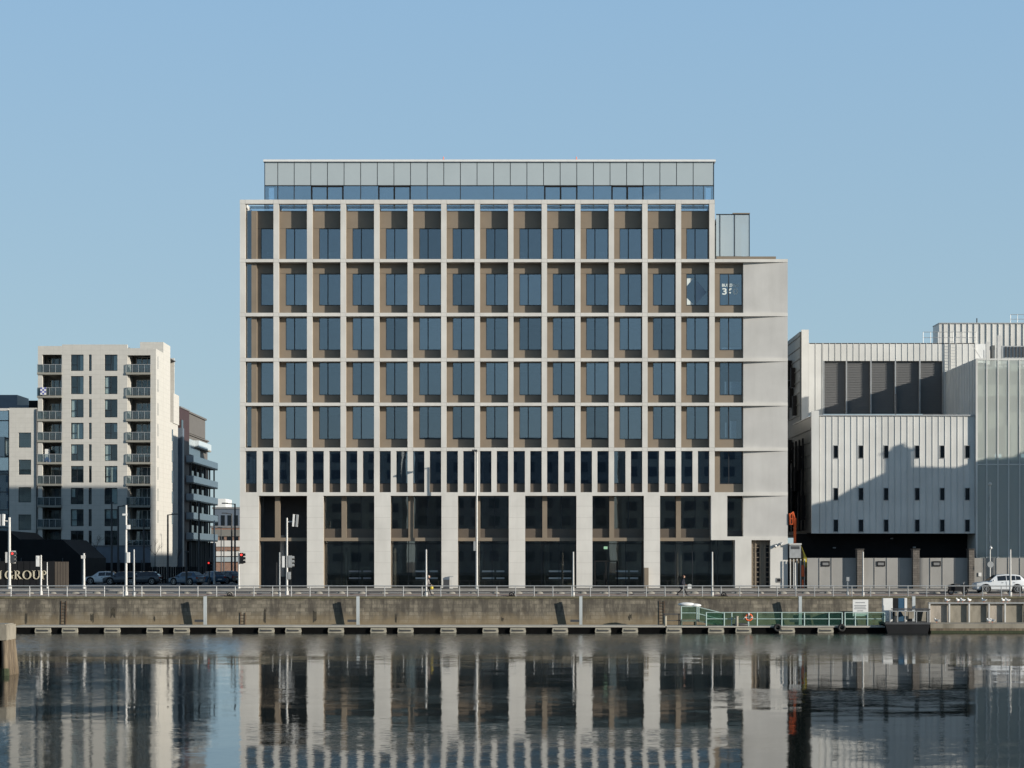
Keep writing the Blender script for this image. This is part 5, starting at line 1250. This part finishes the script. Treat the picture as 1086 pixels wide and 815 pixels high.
# ------------------------------------------------------------------ people
def skin_body(name,joints,edges,m,parent,root=0):
    me=bpy.data.meshes.new(name); me.from_pydata([j[:3] for j in joints],edges,[]); o=bpy.data.objects.new(name,me); C.objects.link(o)
    sk=o.modifiers.new('s','SKIN'); su=o.modifiers.new('u','SUBSURF'); su.levels=su.render_levels=1
    for i,v in enumerate(me.skin_vertices[0].data): v.radius=(joints[i][3],joints[i][4] if len(joints[i])>4 else joints[i][3]); v.use_root=(i==root)
    dg=bpy.context.evaluated_depsgraph_get(); m2=bpy.data.meshes.new_from_object(o.evaluated_get(dg)); m2.name=name
    bpy.data.objects.remove(o); bpy.data.meshes.remove(me)
    m2.materials.clear(); m2.materials.append(M[m])
    for p in m2.polygons: p.use_smooth=True
    return put(name,m2,parent,None,True)
def person(loc,label,stride,lean,coat,legs,hair,long_coat=False,s=1,dirn=1):
    """walking towards +x (dirn=1); x forward"""
    t=thing('person',loc,label,'person'); d=dirn
    hip=(0,0,.93); fx=stride
    def P(x,y,z,r,r2=None): return (x*d,y,z,r,r2 or r)
    J=[P(0,0,.95,.13,.15),P(lean*.4,0,1.15,.13,.16),P(lean*.8,0,1.38,.13,.18),P(lean,0,1.5,.06),P(lean+.02,0,1.6,.065),
       P(0,-.09,.88,.095),P(fx*.45,-.09,.50,.065),P(fx*.8,-.09,.09,.045),P(fx*.8+.16,-.09,.045,.04),
       P(0,.09,.88,.095),P(-fx*.15,.09,.50,.065),P(-fx*.9,.09,.16,.045),P(-fx*.78,.09,.05,.04),
       P(lean*.85,-.2,1.40,.06),P(lean*.5-.12,-.25,1.13,.046),P(lean*.4+.05,-.25,.92,.034),
       P(lean*.85,.2,1.40,.06),P(lean*.5+.08,.25,1.13,.046),P(lean*.4+.28,.24,.98,.034)]
    E=[(0,1),(1,2),(2,3),(3,4),(0,5),(5,6),(6,7),(7,8),(0,9),(9,10),(10,11),(11,12),(2,13),(13,14),(14,15),(2,16),(16,17),(17,18)]
    skin_body('body',J,E,legs,t)
    # jacket: a slightly larger shell over torso and arms
    bk_=1.3 if long_coat else 1
    J2=[P(0,0,.90,.15*bk_,.18*bk_),P(lean*.4,0,1.12,.145*bk_,.18*bk_),P(lean*.8,0,1.38,.14*bk_,.20*bk_),P(lean*.92,0,1.47,.09,.1),P(lean*.85,-.2,1.40,.075),P(lean*.5-.12,-.25,1.13,.06),P(lean*.4+.02,-.25,.96,.048),P(lean*.85,.2,1.40,.075),P(lean*.5+.08,.25,1.13,.06),P(lean*.4+.24,.245,1.0,.048)]
    E2=[(0,1),(1,2),(2,3),(2,4),(4,5),(5,6),(2,7),(7,8),(8,9)]
    if long_coat: J2.append(P(-.04,0,.60,.27,.24)); E2.append((0,10))
    skin_body('jacket',J2,E2,coat,t)
    b=MB(); b.ball(((lean+.05)*d,0,1.66),.105,12,(.95,.8,1.18)); b.ball(((lean+.155)*d,0,1.645),.02,6); 
    for y in (-.085,.085): b.ball(((lean+.04)*d,y,1.65),.025,6,(.6,.5,1))
    hd_=part('head',b,'skin',t,local=True,smooth=True)
    b=MB()
    for y in (-.035,.035): b.ball(((lean+.138)*d,y,1.675),.012,6)
    part('eyes',b,'black',hd_,local=True)
    part('mouth',MB().box((lean+.135)*d-.01,(lean+.135)*d+.012,-.025,.025,1.605,1.613),'maroon',hd_,local=True)
    part('hair',MB().ball(((lean+.02)*d,0,1.70),.112,12,(1,.86,1.0)),hair,t,local=True,smooth=True)
    for (hx,hy,hz) in ((lean*.4+.05,-.25,.88),(lean*.4+.30,.24,.94)):
        b=MB(); b.ball((hx*d,hy,hz),.042,8,(.8,.45,1.1))
        for k,l in enumerate((.06,.075,.07,.055)): b.cyl(((hx-.025+k*.018)*d,hy,hz-.03),((hx-.02+k*.02)*d,hy+.01,hz-.03-l),.0095,.007,6)
        b.cyl(((hx+.03)*d,hy,hz),((hx+.06)*d,hy-.01,hz-.045),.011,.008,6)
        part('hand',b,'skin',t,local=True,smooth=True)
    for (x,y,z) in ((fx*.8+.06,-.09,.0),(-fx*.86,.09,.03)):
        part('shoe',MB().ball(((x+.03)*d,y,z+.05),.06,8,(2.2,.8,.85)),'black',t,local=True,smooth=True)
    t.scale=(s,s,s); return t
p1=person((X(453.5,-15),-15,GZ(-15)),'bald-headed person in a grey top walking with a yellow bag','x' and .42,.06,'greyc','navy','hair2'); 
b=MB(); b.ball((0,0,-.16),.17,8,(.9,.5,1)); b.bar((0,0,-.02),(0,0,.06),.03)
tag(part('yellow_bag',b,'yellow',None,(X(453.5,-15)+.36,-15.25,GZ(-15)+.86),smooth=True),'small bright yellow bag carried by the walker in grey','bag')
p2=person((X(723.5,-15),-15,GZ(-15)),'person in a long dark coat striding past carrying a white bag','x' and .5,.1,'navy','black','hair',True)
b=MB(); b.box(-.17,.17,-.06,.06,-.36,0); b.bar((-.07,0,0),(0,0,.07),.02); b.bar((.07,0,0),(0,0,.07),.02)
tag(part('white_bag',b,'white',None,(X(723.5,-15)+.62,-15.25,GZ(-15)+.98)),'white paper bag held by the person in the long dark coat','bag')
p2['label']='person in a long dark coat striding along the quay with a white bag'

# ------------------------------------------------------------------ bare saplings
def sapling(px,yy,h,label,sd):
    rr=random.Random(sd); t=thing('bare_tree',(X(px,yy),yy,GR),label,'tree')
    part('trunk',MB().cyl((0,0,0),(.05,0,h*.45),.07,.05,6),'bark',t,local=True)
    b=MB()
    def grow(p,d,l,r,n):
        q=p+d*l; b.cyl(p,q,r,r*.6,4)
        if n:
            for k in range(3): grow(p+d*l*rr.uniform(.5,1),(d+Vector((rr.uniform(-.8,.8),rr.uniform(-.8,.8),rr.uniform(-.1,.5)))).normalized(),l*.66,r*.55,n-1)
    grow(Vector((.05,0,h*.45)),Vector((0,0,1)),h*.25,.05,4); part('crown',b,'bark',t,local=True)
sapling(164,44,5.5,'bare sapling against the sunlit foot of the tower side',1)
sapling(101,50,6,'bare sapling in shade before the podium wall',2)
sapling(188,60,4.5,'bare sapling behind the fence in the side street',5)

# ------------------------------------------------------------------ out of frame: an added shading slab, and the opposite bank to reflect
rb=thing('shade_slab',(62,-12,GR),'unseen grey slab on columns added to shade the metal building','building')
s2=20.0
prof=[(X(858),Z(546)),(X(869),Z(533)),(X(890.6),Z(529)),(X(917),Z(514)),(X(950.5),Z(498)),(X(950.5),Z(479)),(X(945.7),Z(479)),(X(945.7),Z(477.5)),(X(957),Z(474)),(X(959),Z(470)),(X(961),Z(474)),(X(974.5),Z(477)),(X(968.5),Z(479)),(X(968.5),Z(495)),(X(1015),Z(496)),(X(1041),Z(487.6)),(X(1075),Z(487.3)),(X(1086),Z(479)),(X(1200),Z(472)),(X(1200),Z(590)),(X(858),Z(590))]
TS=14.0
b=MB(); b.prism([(x+2*TS,z+.6*TS) for x,z in prof],-TS-.6,-TS); part('shade_outline',b,'midgrey',rb)  # thin unseen slab, outline shaped for the shadow on the metal facade
b=MB()
for x in (65,72,79,86): b.cyl((x,-TS-.3,GR-.3),(x,-TS-.3,15),.25,n=8)
part('column',b,'midgrey',rb)
tag(part('south_quay',MB().box(-1500,1500,-1500,-186,-2,2.9),'pave'),kind='structure')
for i,(x0,x1,y0,z1,m) in enumerate(((-170,-112,-232,31,'apt'),(-108,-66,-240,35,'apt_grey2'),(-64,-24,-228,30,'apt'),(-22,22,-244,33,'apt_grey2'),(24,58,-230,31,'apt'),(60,120,-238,34,'apt_grey2'),(122,190,-230,30,'apt'))):
    simple_block('riverside_block','%s on the opposite bank behind the camera'%(('long cream block','tall blue-grey flats','pale warehouse','blue-grey mill','brown office','wide cream office','low grey terrace')[i]),'building',x0,x1,y0-18,y0,2.9,z1,m,True,7,int((x1-x0)/4),wm='bluegrey')

# ------------------------------------------------------------------ camera, sun, sky
cd=bpy.data.cameras.new('cam'); co=bpy.data.objects.new('camera',cd); C.objects.link(co)
co.location=(0,-CAMD,HC); co.rotation_euler=(PI/2,0,0); cd.sensor_width=36; cd.lens=36*F/1086
cd.shift_x=0.0; cd.shift_y=(HZ-407.5)/1086; cd.clip_end=8000; cd.clip_start=.5
bpy.context.scene.camera=co
S=Vector((2.0,-1.0,.6)).normalized()
sd=bpy.data.lights.new('sun','SUN'); sd.energy=5.0; sd.angle=math.radians(.5); sd.color=(1,.93,.82)
so=bpy.data.objects.new('sun',sd); C.objects.link(so); so.rotation_euler=(-S).to_track_quat('-Z','Y').to_euler(); so.location=(60,-60,60)
w=bpy.data.worlds.new('World'); bpy.context.scene.world=w; w.use_nodes=True; nt=w.node_tree
sk=nt.nodes.new('ShaderNodeTexSky'); sk.sky_type='NISHITA'; sk.sun_disc=False; sk.sun_elevation=math.asin(S.z); sk.sun_rotation=math.atan2(S.x,S.y)
sk.altitude=0; sk.air_density=1.0; sk.dust_density=.6; sk.ozone_density=2.0
bgd=nt.nodes['Background']; bgd.inputs[1].default_value=.09
tc=nt.nodes.new('ShaderNodeTexCoord'); sp=nt.nodes.new('ShaderNodeSeparateXYZ'); cr=nt.nodes.new('ShaderNodeValToRGB'); mx=nt.nodes.new('ShaderNodeMix'); mx.data_type='RGBA'
cr.color_ramp.elements[0].position=0; cr.color_ramp.elements[0].color=(.43,.555,.60,1); cr.color_ramp.elements[1].position=1; cr.color_ramp.elements[1].color=(.075,.12,.22,1)
e=cr.color_ramp.elements.new(.30); e.color=(.30,.50,.72,1); e=cr.color_ramp.elements.new(.10); e.color=(.375,.545,.66,1)
ms_=nt.nodes.new('ShaderNodeVectorMath'); ms_.operation='SCALE'; ms_.inputs[3].default_value=1/.12
nt.links.new(tc.outputs['Generated'],sp.inputs[0]); nt.links.new(sp.outputs[2],cr.inputs[0]); nt.links.new(cr.outputs[0],ms_.inputs[0])
mx.inputs[0].default_value=.85; nt.links.new(sk.outputs[0],mx.inputs[6]); nt.links.new(ms_.outputs[0],mx.inputs[7]); nt.links.new(mx.outputs[2],bgd.inputs[0])
sc=bpy.context.scene; sc.view_settings.view_transform='Standard'; sc.view_settings.look='None'; sc.view_settings.exposure=.42; sc.view_settings.gamma=1
sc.cycles.transparent_max_bounces=16; sc.cycles.max_bounces=6; sc.cycles.sample_clamp_indirect=4
try: sc.cycles.use_denoising=True
except Exception: pass
